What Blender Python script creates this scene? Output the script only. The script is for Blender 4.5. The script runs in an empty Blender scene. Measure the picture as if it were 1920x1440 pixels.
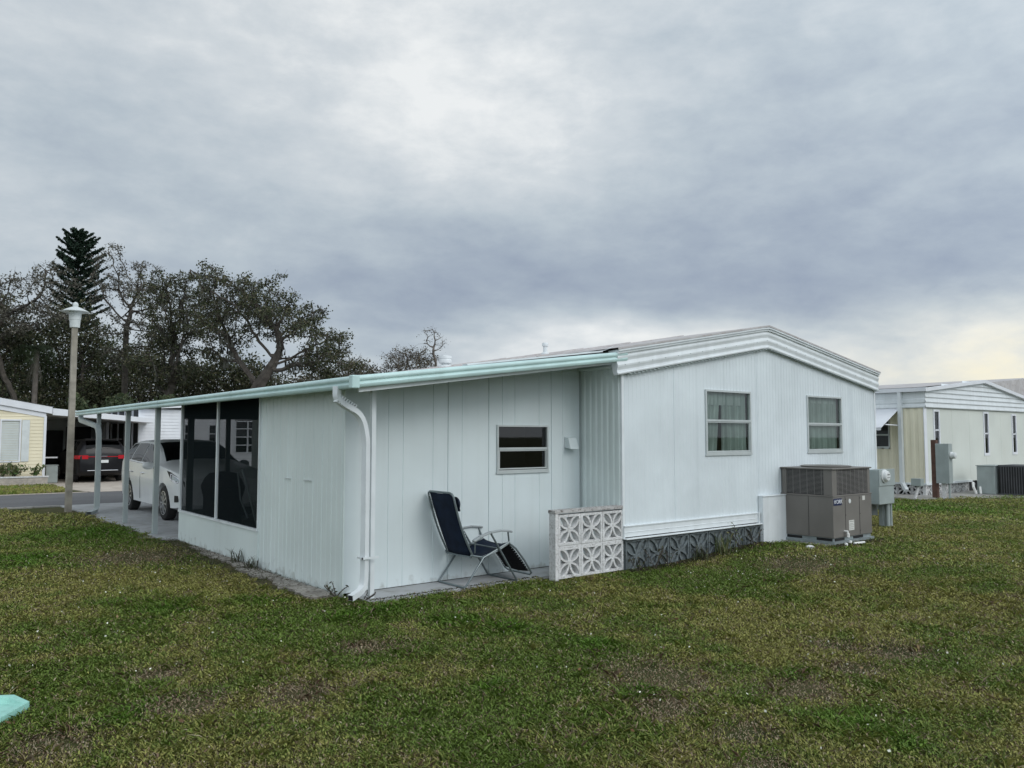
import bpy, bmesh, math, random
import numpy as np
from mathutils import Vector, Matrix, Euler
R = math.radians
random.seed(7); rng = np.random.default_rng(7)
SC = bpy.context.scene
COL = SC.collection

# ------------------------------------------------------------------ camera
CAM_YAW, CAM_PITCH, FPX = 38.4, math.atan(98/1480), 1480.0
cd = bpy.data.cameras.new('camera'); cam = bpy.data.objects.new('camera', cd); COL.objects.link(cam)
cd.sensor_width = 36; cd.lens = 36*FPX/1920; cd.clip_start = .05; cd.clip_end = 2000
cam.location = (0, 0, 1.7); cam.rotation_euler = (R(90)+CAM_PITCH, 0, -R(CAM_YAW)); SC.camera = cam
SC.view_settings.view_transform = 'Standard'; SC.view_settings.look = 'None'; SC.view_settings.gamma = 1
SC.view_settings.use_curve_mapping = False
SC.view_settings.exposure = 0.0

# ------------------------------------------------------------------ sky and sun
SUN_AZ, SUN_EL = 166.0, 34.0          # compass from +Y towards +X
def build_world():
    w = bpy.data.worlds.new('World'); SC.world = w; w.use_nodes = True
    nt = w.node_tree; N = nt.nodes; L = nt.links; N.clear()
    def n(t, **k):
        o = N.new(t)
        for a, b in k.items(): setattr(o, a, b)
        return o
    def math_(op, a, b=None, c=None):
        o = n('ShaderNodeMath', operation=op)
        for i, v in enumerate((a, b, c)):
            if v is None: continue
            if isinstance(v, (int, float)): o.inputs[i].default_value = v
            else: L.new(v, o.inputs[i])
        return o.outputs[0]
    sky = n('ShaderNodeTexSky', sky_type='NISHITA', sun_disc=False)
    sky.sun_elevation = R(SUN_EL); sky.sun_rotation = R(SUN_AZ)
    tc = n('ShaderNodeTexCoord'); sp = n('ShaderNodeSeparateXYZ'); L.new(tc.outputs['Generated'], sp.inputs[0])
    x, y, z = sp.outputs
    # cloud deck coordinates: streets of cloud flattening towards the horizon
    den = math_('ADD', math_('MAXIMUM', z, 0.0), 0.16)
    cb = n('ShaderNodeCombineXYZ'); L.new(math_('DIVIDE', x, den), cb.inputs[0]); L.new(math_('DIVIDE', y, den), cb.inputs[1])
    mp = n('ShaderNodeMapping'); L.new(cb.outputs[0], mp.inputs[0]); mp.inputs['Rotation'].default_value = (0, 0, R(40)); mp.inputs['Scale'].default_value = (.62, 1.0, 1)
    def noise(scale, det, rough, dist, off=0.0, src=None):
        o = n('ShaderNodeTexNoise', noise_dimensions='3D')
        m2 = n('ShaderNodeMapping'); L.new(src or mp.outputs[0], m2.inputs[0]); m2.inputs['Location'].default_value = (off, off*1.7, off*.3)
        L.new(m2.outputs[0], o.inputs['Vector'])
        o.inputs['Scale'].default_value = scale; o.inputs['Detail'].default_value = det
        o.inputs['Roughness'].default_value = rough; o.inputs['Distortion'].default_value = dist
        return o.outputs['Fac']
    n1 = noise(.75, 6, .50, .25, 3.1); n2 = noise(2.1, 8, .55, .2, 9.4); n3 = noise(.9, 4, .5, .2, 21.0)
    az = math_('MULTIPLY', math_('ARCTAN2', x, y), 180/math.pi)
    el = math_('MULTIPLY', math_('ARCSINE', z), 180/math.pi)
    azw = math_('ADD', az, math_('MULTIPLY', math_('SUBTRACT', n1, .5), 26.0))
    elw = math_('ADD', el, math_('MULTIPLY', math_('SUBTRACT', n3, .5), 9.0))
    def blob(a, e, sa, se, warp=True):
        da = math_('DIVIDE', math_('SUBTRACT', azw if warp else az, a), sa)
        de = math_('DIVIDE', math_('SUBTRACT', elw if warp else el, e), se)
        q = math_('ADD', math_('MULTIPLY', da, da), math_('MULTIPLY', de, de))
        return math_('EXPONENT', math_('MULTIPLY', q, -.5))
    t = math_('ADD', .64, math_('MULTIPLY', math_('SUBTRACT', n1, .5), .60))
    t = math_('ADD', t, math_('MULTIPLY', math_('SUBTRACT', n2, .5), .36))
    cc = n('ShaderNodeCombineXYZ'); L.new(math_('MULTIPLY', az, .10), cc.inputs[0]); L.new(math_('MULTIPLY', el, .20), cc.inputs[1])
    n5 = noise(1.8, 9, .60, .12, 5.5, cc.outputs[0]); t = math_('ADD', t, math_('MULTIPLY', math_('SUBTRACT', n5, .5), .62))
    for a, e, sa, se, k in [(36, 24, 8, 6, .17), (43, 19.5, 6, 4, .12), (20, 24, 12, 7, .10), (16, 13, 12, 4, -.06), (61, 15, 11, 7.5, -.30),
                            (44, 10.6, 12, 2.4, -.32), (27, 9.0, 8, 2.4, -.24), (70, 24, 9, 7, -.10), (50, 6.6, 13, 1.5, .30), (8, 12, 8, 6, -.02),
                            (70, 5.0, 10, 2.2, .28), (63, 9.0, 9, 1.8, -.16), (33, 5, 9, 2.2, .22)]:
        t = math_('ADD', t, math_('MULTIPLY', blob(a, e, sa, se), k))
    rp = n('ShaderNodeValToRGB'); L.new(t, rp.inputs[0])
    def s2l(c): return tuple(((v/255+.055)/1.055)**2.4 if v/255 > .04045 else v/255/12.92 for v in c)
    stops = [(0.0, (142, 154, 174)), (.28, (162, 174, 188)), (.52, (182, 193, 202)), (.78, (206, 213, 218)), (1.0, (233, 236, 237))]
    el_ = rp.color_ramp.elements
    el_[0].position = 0; el_[1].position = 1
    for p, c in stops[1:-1]: el_.new(p)
    for e_, (p, c) in zip(sorted(el_, key=lambda q: q.position), stops): e_.color = (*s2l(c), 1)
    # cream evening light under the deck, low on the right
    warm = math_('MULTIPLY', blob(72, 3.4, 10, 2.4), math_('ADD', -.45, math_('MULTIPLY', n5, 2.4)))
    warm = math_('MAXIMUM', warm, 0.0)
    warm = math_('MINIMUM', warm, 1.0)
    mw = n('ShaderNodeMix', data_type='RGBA'); L.new(warm, mw.inputs[0]); L.new(rp.outputs[0], mw.inputs[6]); mw.inputs[7].default_value = (*s2l((240, 234, 212)), 1)
    # unseen sky brightened round the veiled sun, behind the camera, to light the walls
    glow = math_('ADD', blob(SUN_AZ+22, SUN_EL+4, 62, 28, False), blob(SUN_AZ+22-360, SUN_EL+4, 62, 28, False))
    gl = n('ShaderNodeVectorMath', operation='SCALE'); L.new(mw.outputs[2], gl.inputs[0]); L.new(math_('ADD', 1.0, math_('MULTIPLY', glow, 1.25)), gl.inputs['Scale'])
    sc10 = n('ShaderNodeVectorMath', operation='SCALE'); L.new(gl.outputs[0], sc10.inputs[0]); sc10.inputs['Scale'].default_value = 10.0
    mx = n('ShaderNodeMix', data_type='RGBA'); mx.inputs[0].default_value = .97
    L.new(sky.outputs[0], mx.inputs[6]); L.new(sc10.outputs[0], mx.inputs[7])
    bg = n('ShaderNodeBackground'); bg.inputs['Strength'].default_value = .1; L.new(mx.outputs[2], bg.inputs[0])
    out = n('ShaderNodeOutputWorld'); L.new(bg.outputs[0], out.inputs[0])
build_world()
sd = bpy.data.lights.new('sun', 'SUN'); sd.energy = .75; sd.angle = R(25); sd.color = (1, .97, .93)
sun = bpy.data.objects.new('sun', sd); COL.objects.link(sun); sun.location = (5, -20, 20)
dv = Vector((math.sin(R(SUN_AZ))*math.cos(R(SUN_EL)), math.cos(R(SUN_AZ))*math.cos(R(SUN_EL)), math.sin(R(SUN_EL))))
sun.rotation_euler = dv.to_track_quat('Z', 'Y').to_euler()

# ------------------------------------------------------------------ materials
def mat(name, col, rough=.6, metal=0.0, var=.12, scale=3.0, streak=0.0, dirt=None, bump=0.0, bscale=60, spec=.4, low=None):
    """painted / natural surface: base colour with fine and broad variation, vertical rain streaks, own dirt"""
    m = bpy.data.materials.new(name); m.use_nodes = True; nt = m.node_tree; N = nt.nodes; L = nt.links
    b = N['Principled BSDF']; b.inputs['Roughness'].default_value = rough; b.inputs['Metallic'].default_value = metal
    b.inputs['Specular IOR Level'].default_value = spec
    g = N.new('ShaderNodeNewGeometry')
    def noise(sc, det, vec=(1, 1, 1)):
        mp = N.new('ShaderNodeMapping'); mp.inputs['Scale'].default_value = vec; L.new(g.outputs['Position'], mp.inputs[0])
        t = N.new('ShaderNodeTexNoise'); t.inputs['Scale'].default_value = sc; t.inputs['Detail'].default_value = det; L.new(mp.outputs[0], t.inputs['Vector']); return t.outputs['Fac']
    def mix(f, a, bcol):
        x = N.new('ShaderNodeMix'); x.data_type = 'RGBA'
        if isinstance(f, float): x.inputs[0].default_value = f
        else: L.new(f, x.inputs[0])
        for i, v in ((6, a), (7, bcol)):
            if isinstance(v, tuple): x.inputs[i].default_value = (*v, 1)
            else: L.new(v, x.inputs[i])
        return x.outputs[2]
    def rng_(f, a, b_, lo=0., hi=1.):
        r = N.new('ShaderNodeMapRange'); L.new(f, r.inputs[0]); r.inputs[1].default_value = a; r.inputs[2].default_value = b_; r.inputs[3].default_value = lo; r.inputs[4].default_value = hi; return r.outputs[0]
    dk = tuple(c*(1-var) for c in col); lt = tuple(min(1, c*(1+var)) for c in col)
    c = mix(rng_(noise(scale, 5), .35, .65), dk, lt)
    if streak:
        dcol = dirt or tuple(v*.5 for v in col)
        c = mix(rng_(noise(1.0, 6, (9, 9, .35)), .50, .78, 0, streak), c, dcol)
        c = mix(rng_(noise(1.7, 5), .55, .8, 0, streak*.7), c, dcol)
    elif dirt:
        c = mix(rng_(noise(scale*4, 6), .48, .68), c, dirt)
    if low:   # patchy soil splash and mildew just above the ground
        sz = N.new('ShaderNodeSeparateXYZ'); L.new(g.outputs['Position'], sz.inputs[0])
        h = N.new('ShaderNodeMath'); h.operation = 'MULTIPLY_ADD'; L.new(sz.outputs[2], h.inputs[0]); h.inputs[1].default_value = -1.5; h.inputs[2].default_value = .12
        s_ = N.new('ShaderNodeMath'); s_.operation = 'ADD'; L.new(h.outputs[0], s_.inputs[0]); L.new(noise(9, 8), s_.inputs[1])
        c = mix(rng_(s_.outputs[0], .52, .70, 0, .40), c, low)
    L.new(c, b.inputs['Base Color'])
    if bump:
        bp = N.new('ShaderNodeBump'); bp.inputs['Strength'].default_value = bump; bp.inputs['Distance'].default_value = .02
        L.new(noise(bscale, 4), bp.inputs['Height']); L.new(bp.outputs[0], b.inputs['Normal'])
    return m
def glassmat(name, tint, refl=.5, rough=.02, ior=1.5, k=1.0):
    m = bpy.data.materials.new(name); m.use_nodes = True; nt = m.node_tree; N = nt.nodes; L = nt.links; N.clear()
    tr = N.new('ShaderNodeBsdfTransparent'); tr.inputs[0].default_value = (*tint, 1)
    gl = N.new('ShaderNodeBsdfGlossy'); gl.inputs['Roughness'].default_value = rough
    fr = N.new('ShaderNodeFresnel'); fr.inputs[0].default_value = ior
    ad = N.new('ShaderNodeMath'); ad.operation = 'MULTIPLY_ADD'; L.new(fr.outputs[0], ad.inputs[0]); ad.inputs[1].default_value = k; ad.inputs[2].default_value = refl; ad.use_clamp = True
    g = N.new('ShaderNodeNewGeometry'); t = N.new('ShaderNodeTexNoise'); t.inputs['Scale'].default_value = 1.5; L.new(g.outputs['Position'], t.inputs['Vector'])
    bp = N.new('ShaderNodeBump'); bp.inputs['Strength'].default_value = .12; L.new(t.outputs[0], bp.inputs['Height']); L.new(bp.outputs[0], gl.inputs['Normal'])
    mx = N.new('ShaderNodeMixShader'); L.new(ad.outputs[0], mx.inputs[0]); L.new(tr.outputs[0], mx.inputs[1]); L.new(gl.outputs[0], mx.inputs[2])
    o = N.new('ShaderNodeOutputMaterial'); L.new(mx.outputs[0], o.inputs[0]); return m
def screenmat(name, col, opac):
    m = bpy.data.materials.new(name); m.use_nodes = True; nt = m.node_tree; N = nt.nodes; L = nt.links; N.clear()
    tr = N.new('ShaderNodeBsdfTransparent'); df = N.new('ShaderNodeBsdfDiffuse'); df.inputs[0].default_value = (*col, 1)
    g = N.new('ShaderNodeNewGeometry'); t = N.new('ShaderNodeTexNoise'); t.inputs['Scale'].default_value = 2.5; L.new(g.outputs['Position'], t.inputs['Vector'])
    r = N.new('ShaderNodeMapRange'); L.new(t.outputs[0], r.inputs[0]); r.inputs[3].default_value = opac-.05; r.inputs[4].default_value = opac+.05
    mx = N.new('ShaderNodeMixShader'); L.new(r.outputs[0], mx.inputs[0]); L.new(tr.outputs[0], mx.inputs[1]); L.new(df.outputs[0], mx.inputs[2])
    o = N.new('ShaderNodeOutputMaterial'); L.new(mx.outputs[0], o.inputs[0]); return m
def carpaint(name, col, rough=.32):
    m = mat(name, col, rough, 0, .04, 2.0, spec=.6); b = m.node_tree.nodes['Principled BSDF']
    b.inputs['Coat Weight'].default_value = .35 if col[0] > .1 else .12; b.inputs['Specular IOR Level'].default_value = .4 if col[0] > .1 else .2; b.inputs['Coat Roughness'].default_value = .05; return m
def attrmat(name, rough=.6, spec=.25, trans=0.0):
    """colour of each leaf or blade is stored on it"""
    m = bpy.data.materials.new(name); m.use_nodes = True; N = m.node_tree.nodes; L = m.node_tree.links; b = N['Principled BSDF']
    a = N.new('ShaderNodeAttribute'); a.attribute_name = 'Col'; L.new(a.outputs['Color'], b.inputs['Base Color'])
    b.inputs['Roughness'].default_value = rough; b.inputs['Specular IOR Level'].default_value = spec
    if trans:
        t = N.new('ShaderNodeBsdfTranslucent'); L.new(a.outputs['Color'], t.inputs[0]); mx = N.new('ShaderNodeMixShader'); mx.inputs[0].default_value = trans
        L.new(b.outputs[0], mx.inputs[1]); L.new(t.outputs[0], mx.inputs[2]); L.new(mx.outputs[0], N['Material Output'].inputs[0])
    return m
M = dict(
 white=mat('white_aluminium', (.70, .76, .79), .42, var=.06, scale=1.2, streak=.26, dirt=(.46, .51, .53), bump=.22, bscale=1.7),
 trim=mat('white_trim', (.74, .78, .80), .4, var=.05, scale=4, streak=.18, dirt=(.35, .37, .35)),
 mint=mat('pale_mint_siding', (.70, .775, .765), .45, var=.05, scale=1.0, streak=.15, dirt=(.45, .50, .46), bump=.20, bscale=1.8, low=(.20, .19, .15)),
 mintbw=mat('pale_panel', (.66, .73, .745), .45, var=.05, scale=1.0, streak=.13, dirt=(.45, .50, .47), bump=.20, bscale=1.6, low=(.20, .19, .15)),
 aqua=mat('aqua_gutter', (.56, .745, .735), .38, var=.07, scale=2, streak=.2, dirt=(.30, .42, .40)),
 roofw=mat('roof_coating', (.52, .50, .50), .6, var=.12, scale=2, dirt=(.42, .38, .37)),
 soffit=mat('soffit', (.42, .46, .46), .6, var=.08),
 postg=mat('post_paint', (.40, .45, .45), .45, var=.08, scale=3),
 frame=mat('window_aluminium', (.54, .58, .58), .35, metal=.2, var=.06),
 glass=glassmat('window_glass', (.70, .77, .75), .03),
 darkglass=glassmat('dark_glass', (.28, .32, .32), .03),
 curtain=mat('curtain_fabric', (.56, .62, .59), .9, var=.10, scale=4, spec=.1),
 valance=mat('pale_blind', (.62, .66, .64), .8, var=.05),
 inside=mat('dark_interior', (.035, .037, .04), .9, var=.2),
 screen=screenmat('insect_screen', (.018, .024, .026), .58),
 bronze=mat('dark_frame', (.03, .04, .042), .5, var=.1),
 slab=mat('concrete_slab', (.40, .41, .42), .8, var=.10, scale=1.3, dirt=(.30, .30, .29), bump=.15),
 pad=mat('old_concrete', (.36, .35, .33), .85, var=.18, scale=2.5, dirt=(.21, .19, .17), bump=.3),
 rubble=mat('crumbling_concrete', (.30, .28, .25), .9, var=.3, scale=5, dirt=(.12, .10, .08), bump=.6, bscale=25),
 asphalt=mat('asphalt', (.125, .125, .13), .85, var=.10, scale=.8, bump=.3),
 drive=mat('driveway_concrete', (.50, .44, .38), .85, var=.08, scale=.6, dirt=(.40, .34, .29)),
 block=mat('white_breeze_block', (.70, .70, .70), .85, var=.10, scale=9, dirt=(.47, .46, .45), bump=.5, bscale=80),
 cap=mat('weathered_cap', (.50, .49, .48), .85, var=.15, scale=9, dirt=(.16, .14, .13), bump=.5),
 gblock=mat('grey_painted_block', (.15, .175, .185), .8, var=.2, scale=6, dirt=(.07, .08, .075), bump=.5),
 black=mat('black_plastic', (.012, .012, .013), .5, var=.2),
 rubber=mat('tyre_rubber', (.018, .018, .018), .75, var=.2),
 rim=mat('alloy_rim', (.62, .63, .65), .28, metal=.85, var=.03),
 acb=mat('taupe_cabinet', (.175, .163, .150), .42, var=.07, scale=2.5, streak=.12, dirt=(.17, .16, .15)),
 condark=mat('condenser_louvre', (.085, .088, .095), .6, var=.15), acdark=mat('coil_dark', (.022, .022, .023), .7, var=.2),
 acgrid=mat('grille_wire', (.24, .23, .22), .45, var=.1),
 steel=mat('galvanised_steel', (.30, .34, .35), .4, metal=.35, var=.12, scale=6),
 greybox=mat('grey_utility_paint', (.33, .375, .37), .5, var=.08, scale=4, streak=.15),
 wood=mat('weathered_pole', (.31, .285, .24), .85, var=.18, scale=6, streak=.35, dirt=(.17, .15, .11)),
 brown=mat('brown_post', (.12, .065, .05), .8, var=.2, scale=6),
 cream=mat('cream_siding', (.80, .76, .60), .55, var=.06, scale=1, streak=.22, dirt=(.48, .44, .34)),
 yellow=mat('yellow_clapboard', (.80, .73, .54), .55, var=.05, scale=1),
 offwhite=mat('offwhite_panel', (.66, .69, .64), .6, var=.05, scale=.8, streak=.10, dirt=(.55, .52, .42)),
 purewhite=mat('white_paint', (.76, .78, .82), .5, var=.04),
 brick=mat('pale_brick', (.48, .43, .38), .85, var=.15, scale=8),
 navy=mat('navy_sling_fabric', (.007, .014, .032), .8, var=.25, scale=9, spec=.2),
 blackcloth=mat('black_sling_fabric', (.012, .011, .014), .8, var=.25, scale=9, spec=.2),
 chairf=mat('grey_steel_tube', (.19, .225, .235), .32, metal=.5, var=.1),
 armp=mat('grey_arm_plastic', (.33, .36, .37), .5, var=.08),
 bark=mat('oak_bark', (.075, .065, .055), .9, var=.3, scale=3, bump=.5, bscale=12),
 palebark=mat('pale_bark', (.16, .14, .125), .9, var=.25, scale=3),
 splash=mat('mint_splash_block', (.34, .66, .58), .45, var=.08, scale=8, dirt=(.28, .55, .48)),
 wcar=carpaint('white_car_paint', (.80, .82, .83)), dcar=carpaint('black_car_paint', (.010, .010, .012)),
 carglass=glassmat('car_glass', (.04, .05, .055), .02, ior=1.3, k=.22), chrome=mat('chrome', (.7, .7, .72), .12, metal=1, var=.02),
 red=mat('tail_light', (.42, .012, .02), .25, var=.1), lampg=mat('headlight_lens', (.55, .6, .64), .12, var=.05),
 plate=mat('plate_white', (.7, .72, .72), .5, var=.05), label=mat('paper_label', (.62, .62, .58), .7, var=.08),
 navylabel=mat('badge_navy', (.008, .016, .07), .35, var=.05), inkgrey=mat('print_grey', (.22, .22, .22), .7),
 pvc=mat('white_pvc', (.8, .8, .78), .35, var=.05), lampw=mat('lantern_white', (.66, .70, .70), .4, var=.06, scale=6, streak=.2),
 leaf=attrmat('foliage', .55, .3, .15), grassm=attrmat('grass_blades', .5, .35, .2), flower=mat('clover_flower', (.75, .76, .66), .7),
)
def ground_mat():
    m = bpy.data.materials.new('lawn_soil'); m.use_nodes = True; N = m.node_tree.nodes; L = m.node_tree.links; b = N['Principled BSDF']
    g = N.new('ShaderNodeNewGeometry'); rp = N.new('ShaderNodeValToRGB'); t = N.new('ShaderNodeTexNoise'); t.inputs['Scale'].default_value = .7; t.inputs['Detail'].default_value = 12; t.inputs['Roughness'].default_value = .75
    L.new(g.outputs['Position'], t.inputs['Vector']); L.new(t.outputs[0], rp.inputs[0])
    e = rp.color_ramp.elements; e[0].position = .36; e[0].color = (.030, .042, .012, 1); e[1].position = .66; e[1].color = (.125, .10, .062, 1)
    k = e.new(.5); k.color = (.062, .07, .024, 1)
    L.new(rp.outputs[0], b.inputs['Base Color']); b.inputs['Roughness'].default_value = .95; b.inputs['Specular IOR Level'].default_value = .1
    t2 = N.new('ShaderNodeTexNoise'); t2.inputs['Scale'].default_value = 40; t2.inputs['Detail'].default_value = 6; L.new(g.outputs['Position'], t2.inputs['Vector'])
    bp = N.new('ShaderNodeBump'); bp.inputs['Strength'].default_value = .8; bp.inputs['Distance'].default_value = .03; L.new(t2.outputs[0], bp.inputs['Height']); L.new(bp.outputs[0], b.inputs['Normal'])
    return m
M['soil'] = ground_mat()

# ------------------------------------------------------------------ mesh helpers
class MB:
    def __init__(s): s.v = []; s.f = []; s.sm = False
    def add(s, vs, fs):
        k = len(s.v); s.v += [tuple(map(float, v)) for v in vs]; s.f += [tuple(i+k for i in f) for f in fs]; return s
    def box(s, x0, y0, z0, x1, y1, z1):
        x0, x1 = min(x0, x1), max(x0, x1); y0, y1 = min(y0, y1), max(y0, y1); z0, z1 = min(z0, z1), max(z0, z1)
        return s.add([(x0, y0, z0), (x1, y0, z0), (x1, y1, z0), (x0, y1, z0), (x0, y0, z1), (x1, y0, z1), (x1, y1, z1), (x0, y1, z1)],
                     [(0, 3, 2, 1), (4, 5, 6, 7), (0, 1, 5, 4), (1, 2, 6, 5), (2, 3, 7, 6), (3, 0, 4, 7)])
    def bar(s, p, q, w, h, up=(0, 0, 1)):
        p = Vector(p); q = Vector(q); d = (q-p).normalized(); a = d.cross(Vector(up))
        a = Vector((1, 0, 0)) if a.length < 1e-4 else a.normalized(); b = a.cross(d)
        c = [a*w/2*i+b*h/2*j for i, j in ((-1, -1), (1, -1), (1, 1), (-1, 1))]
        return s.add([p+k for k in c]+[q+k for k in c], [(0, 3, 2, 1), (4, 5, 6, 7), (0, 1, 5, 4), (1, 2, 6, 5), (2, 3, 7, 6), (3, 0, 4, 7)])
    def tube(s, pts, r, n=8, caps=True):
        pts = [Vector(p) for p in pts]; rr = r if isinstance(r, (list, tuple)) else [r]*len(pts); k = len(s.v); a = None
        for i, p in enumerate(pts):
            d = (pts[min(i+1, len(pts)-1)]-pts[max(i-1, 0)]).normalized()
            if a is None: a = d.cross(Vector((0, 0, 1))); a = Vector((1, 0, 0)) if a.length < 1e-3 else a.normalized()
            else: a = (a-d*a.dot(d)).normalized()
            b = d.cross(a)
            for j in range(n): t = 2*math.pi*j/n; s.v.append(tuple(p+(a*math.cos(t)+b*math.sin(t))*rr[i]))
        for i in range(len(pts)-1):
            for j in range(n): s.f.append((k+i*n+j, k+i*n+(j+1) % n, k+(i+1)*n+(j+1) % n, k+(i+1)*n+j))
        if caps: s.f.append(tuple(k+j for j in range(n))[::-1]); s.f.append(tuple(k+(len(pts)-1)*n+j for j in range(n)))
        return s
    def lathe(s, prof, c, axis='Z', n=24):
        k = len(s.v)
        for r, h in prof:
            for j in range(n):
                t = 2*math.pi*j/n; u, w = r*math.cos(t), r*math.sin(t)
                s.v.append({'Z': (c[0]+u, c[1]+w, c[2]+h), 'X': (c[0]+h, c[1]+u, c[2]+w), 'Y': (c[0]+u, c[1]+h, c[2]+w)}[axis])
        for i in range(len(prof)-1):
            for j in range(n): s.f.append((k+i*n+j, k+i*n+(j+1) % n, k+(i+1)*n+(j+1) % n, k+(i+1)*n+j))
        s.f.append(tuple(k+j for j in range(n))[::-1]); s.f.append(tuple(k+(len(prof)-1)*n+j for j in range(n)))
        return s
    def prism(s, poly, d):
        """closed polygon (3-D points) pushed along d"""
        n = len(poly); P = [Vector(p) for p in poly]; d = Vector(d)
        return s.add(P+[p+d for p in P], [tuple(range(n))[::-1], tuple(range(n, 2*n))]+[(i, (i+1) % n, n+(i+1) % n, n+i) for i in range(n)])
    def extr(s, prof, p0, p1, out, up):
        """open profile [(o,u)] swept from p0 to p1"""
        p0 = Vector(p0); p1 = Vector(p1); out = Vector(out); up = Vector(up); n = len(prof)
        return s.add([p0+out*o+up*u for o, u in prof]+[p1+out*o+up*u for o, u in prof], [(i, i+1, n+i+1, n+i) for i in range(n-1)])
    def grid(s, P):
        P = np.asarray(P, float); a, b = P.shape[:2]; k = len(s.v); s.v += [tuple(p) for p in P.reshape(-1, 3)]
        s.f += [(k+i*b+j, k+i*b+j+1, k+(i+1)*b+j+1, k+(i+1)*b+j) for i in range(a-1) for j in range(b-1)]; return s
    def mesh(s, name, off=(0, 0, 0)):
        me = bpy.data.meshes.new(name); o = Vector(off)
        me.from_pydata([tuple(Vector(v)-o) for v in s.v], [], s.f); me.update(); return me
WL = {}
def thing(name, label, cat, loc=(0, 0, 0), group=None):
    o = bpy.data.objects.new(name, None); COL.objects.link(o); o.location = loc; o.empty_display_size = .2
    o['label'] = label; o['category'] = cat
    if group: o['group'] = group
    WL[o] = Vector(loc); return o
def part(name, mb, m, parent, label=None, smooth=False, bevel=0, fix=True):
    off = WL.get(parent, Vector((0, 0, 0))) if parent else Vector((0, 0, 0))
    me = mb.mesh(name, off) if isinstance(mb, MB) else mb
    if fix:
        bm = bmesh.new(); bm.from_mesh(me)
        bmesh.ops.recalc_face_normals(bm, faces=bm.faces); bm.to_mesh(me); bm.free()
    me.materials.append(M[m] if isinstance(m, str) else m)
    if smooth:
        for p in me.polygons: p.use_smooth = True
        try: me.set_sharp_from_angle(angle=R(38))
        except Exception: pass
    o = bpy.data.objects.new(name, me); COL.objects.link(o)
    if parent: o.parent = parent; WL[o] = off
    if label: o['label'] = label
    if bevel:
        bv = o.modifiers.new('bevel', 'BEVEL'); bv.width = bevel; bv.segments = 2; bv.limit_method = 'ANGLE'; bv.angle_limit = R(40)
    return o
def single(name, mb, m, label, cat, group=None, **k):
    o = part(name, mb, m, None, **k); o['label'] = label; o['category'] = cat
    if group: o['group'] = group
    return o
def struct(name, mb, m, **k):
    o = part(name, mb, m, None, **k); o['kind'] = 'structure'; return o

# walls that are ribbed sheets, with openings cut in them --------------------------------------------------
def sheet(mb, prof, P0, U, OUT, z0, ztop, holes=()):
    """prof: [(u, out)] along direction U from P0; z0 number, ztop function of u; holes [(u0,u1,za,zb)]"""
    us = sorted(set([round(u, 4) for u, _ in prof]+[round(h, 4) for q in holes for h in q[:2] if prof[0][0] < h < prof[-1][0]]))
    pu = [u for u, _ in prof]; po = [o for _, o in prof]
    P0 = Vector(P0); U = Vector(U); OUT = Vector(OUT)
    def P(u, z): return P0+U*u+OUT*float(np.interp(u, pu, po))+Vector((0, 0, z))
    for a, b in zip(us[:-1], us[1:]):
        if b-a < 1e-5: continue
        segs = [(z0, None)]
        for h in holes:
            if a >= h[0]-1e-5 and b <= h[1]+1e-5: segs = [(z0, h[2]), (h[3], None)]
        for lo, hi in segs:
            ha = ztop(a) if hi is None else hi; hb = ztop(b) if hi is None else hi
            mb.add([P(a, lo), P(b, lo), P(b, hb), P(a, ha)], [(0, 1, 2, 3)])
    return mb
def ribs(L, pitch, depth, kind='crimp', jitter=0.0):
    pr = [(0, 0)]; u = pitch*.5; i = 0
    while u < L-pitch*.4:
        if kind == 'crimp': w = .008; d = depth*(1 if i % 2 == 0 else .6); pr += [(u-w, 0), (u, d), (u+w, 0)]
        elif kind == 'groove': w = .005; pr += [(u-w, 0), (u-w*.4, -depth), (u+w*.4, -depth), (u+w, 0)]
        elif kind == 'wave': pr += [(u-pitch*.3, 0), (u-pitch*.18, depth), (u+pitch*.18, depth), (u+pitch*.3, 0)]
        u += pitch; i += 1
    pr.append((L, 0)); return pr
def frame_rect(mb, P0, U, OUT, u0, u1, z0, z1, w, d0, d1):
    """picture-frame of four mitre-free bars; d0..d1 depth range along OUT"""
    P0 = Vector(P0); U = Vector(U); OUT = Vector(OUT)
    def bx(a, b, c, d):
        vs = [P0+U*uu+OUT*oo+Vector((0, 0, zz)) for zz in (c, d) for uu, oo in ((a, d0), (b, d0), (b, d1), (a, d1))]
        mb.add(vs, [(0, 1, 2, 3)[::-1], (4, 5, 6, 7), (0, 1, 5, 4), (1, 2, 6, 5), (2, 3, 7, 6), (3, 0, 4, 7)])
    bx(u0, u1, z0, z0+w); bx(u0, u1, z1-w, z1); bx(u0, u0+w, z0+w, z1-w); bx(u1-w, u1, z0+w, z1-w)
    return bx
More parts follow.
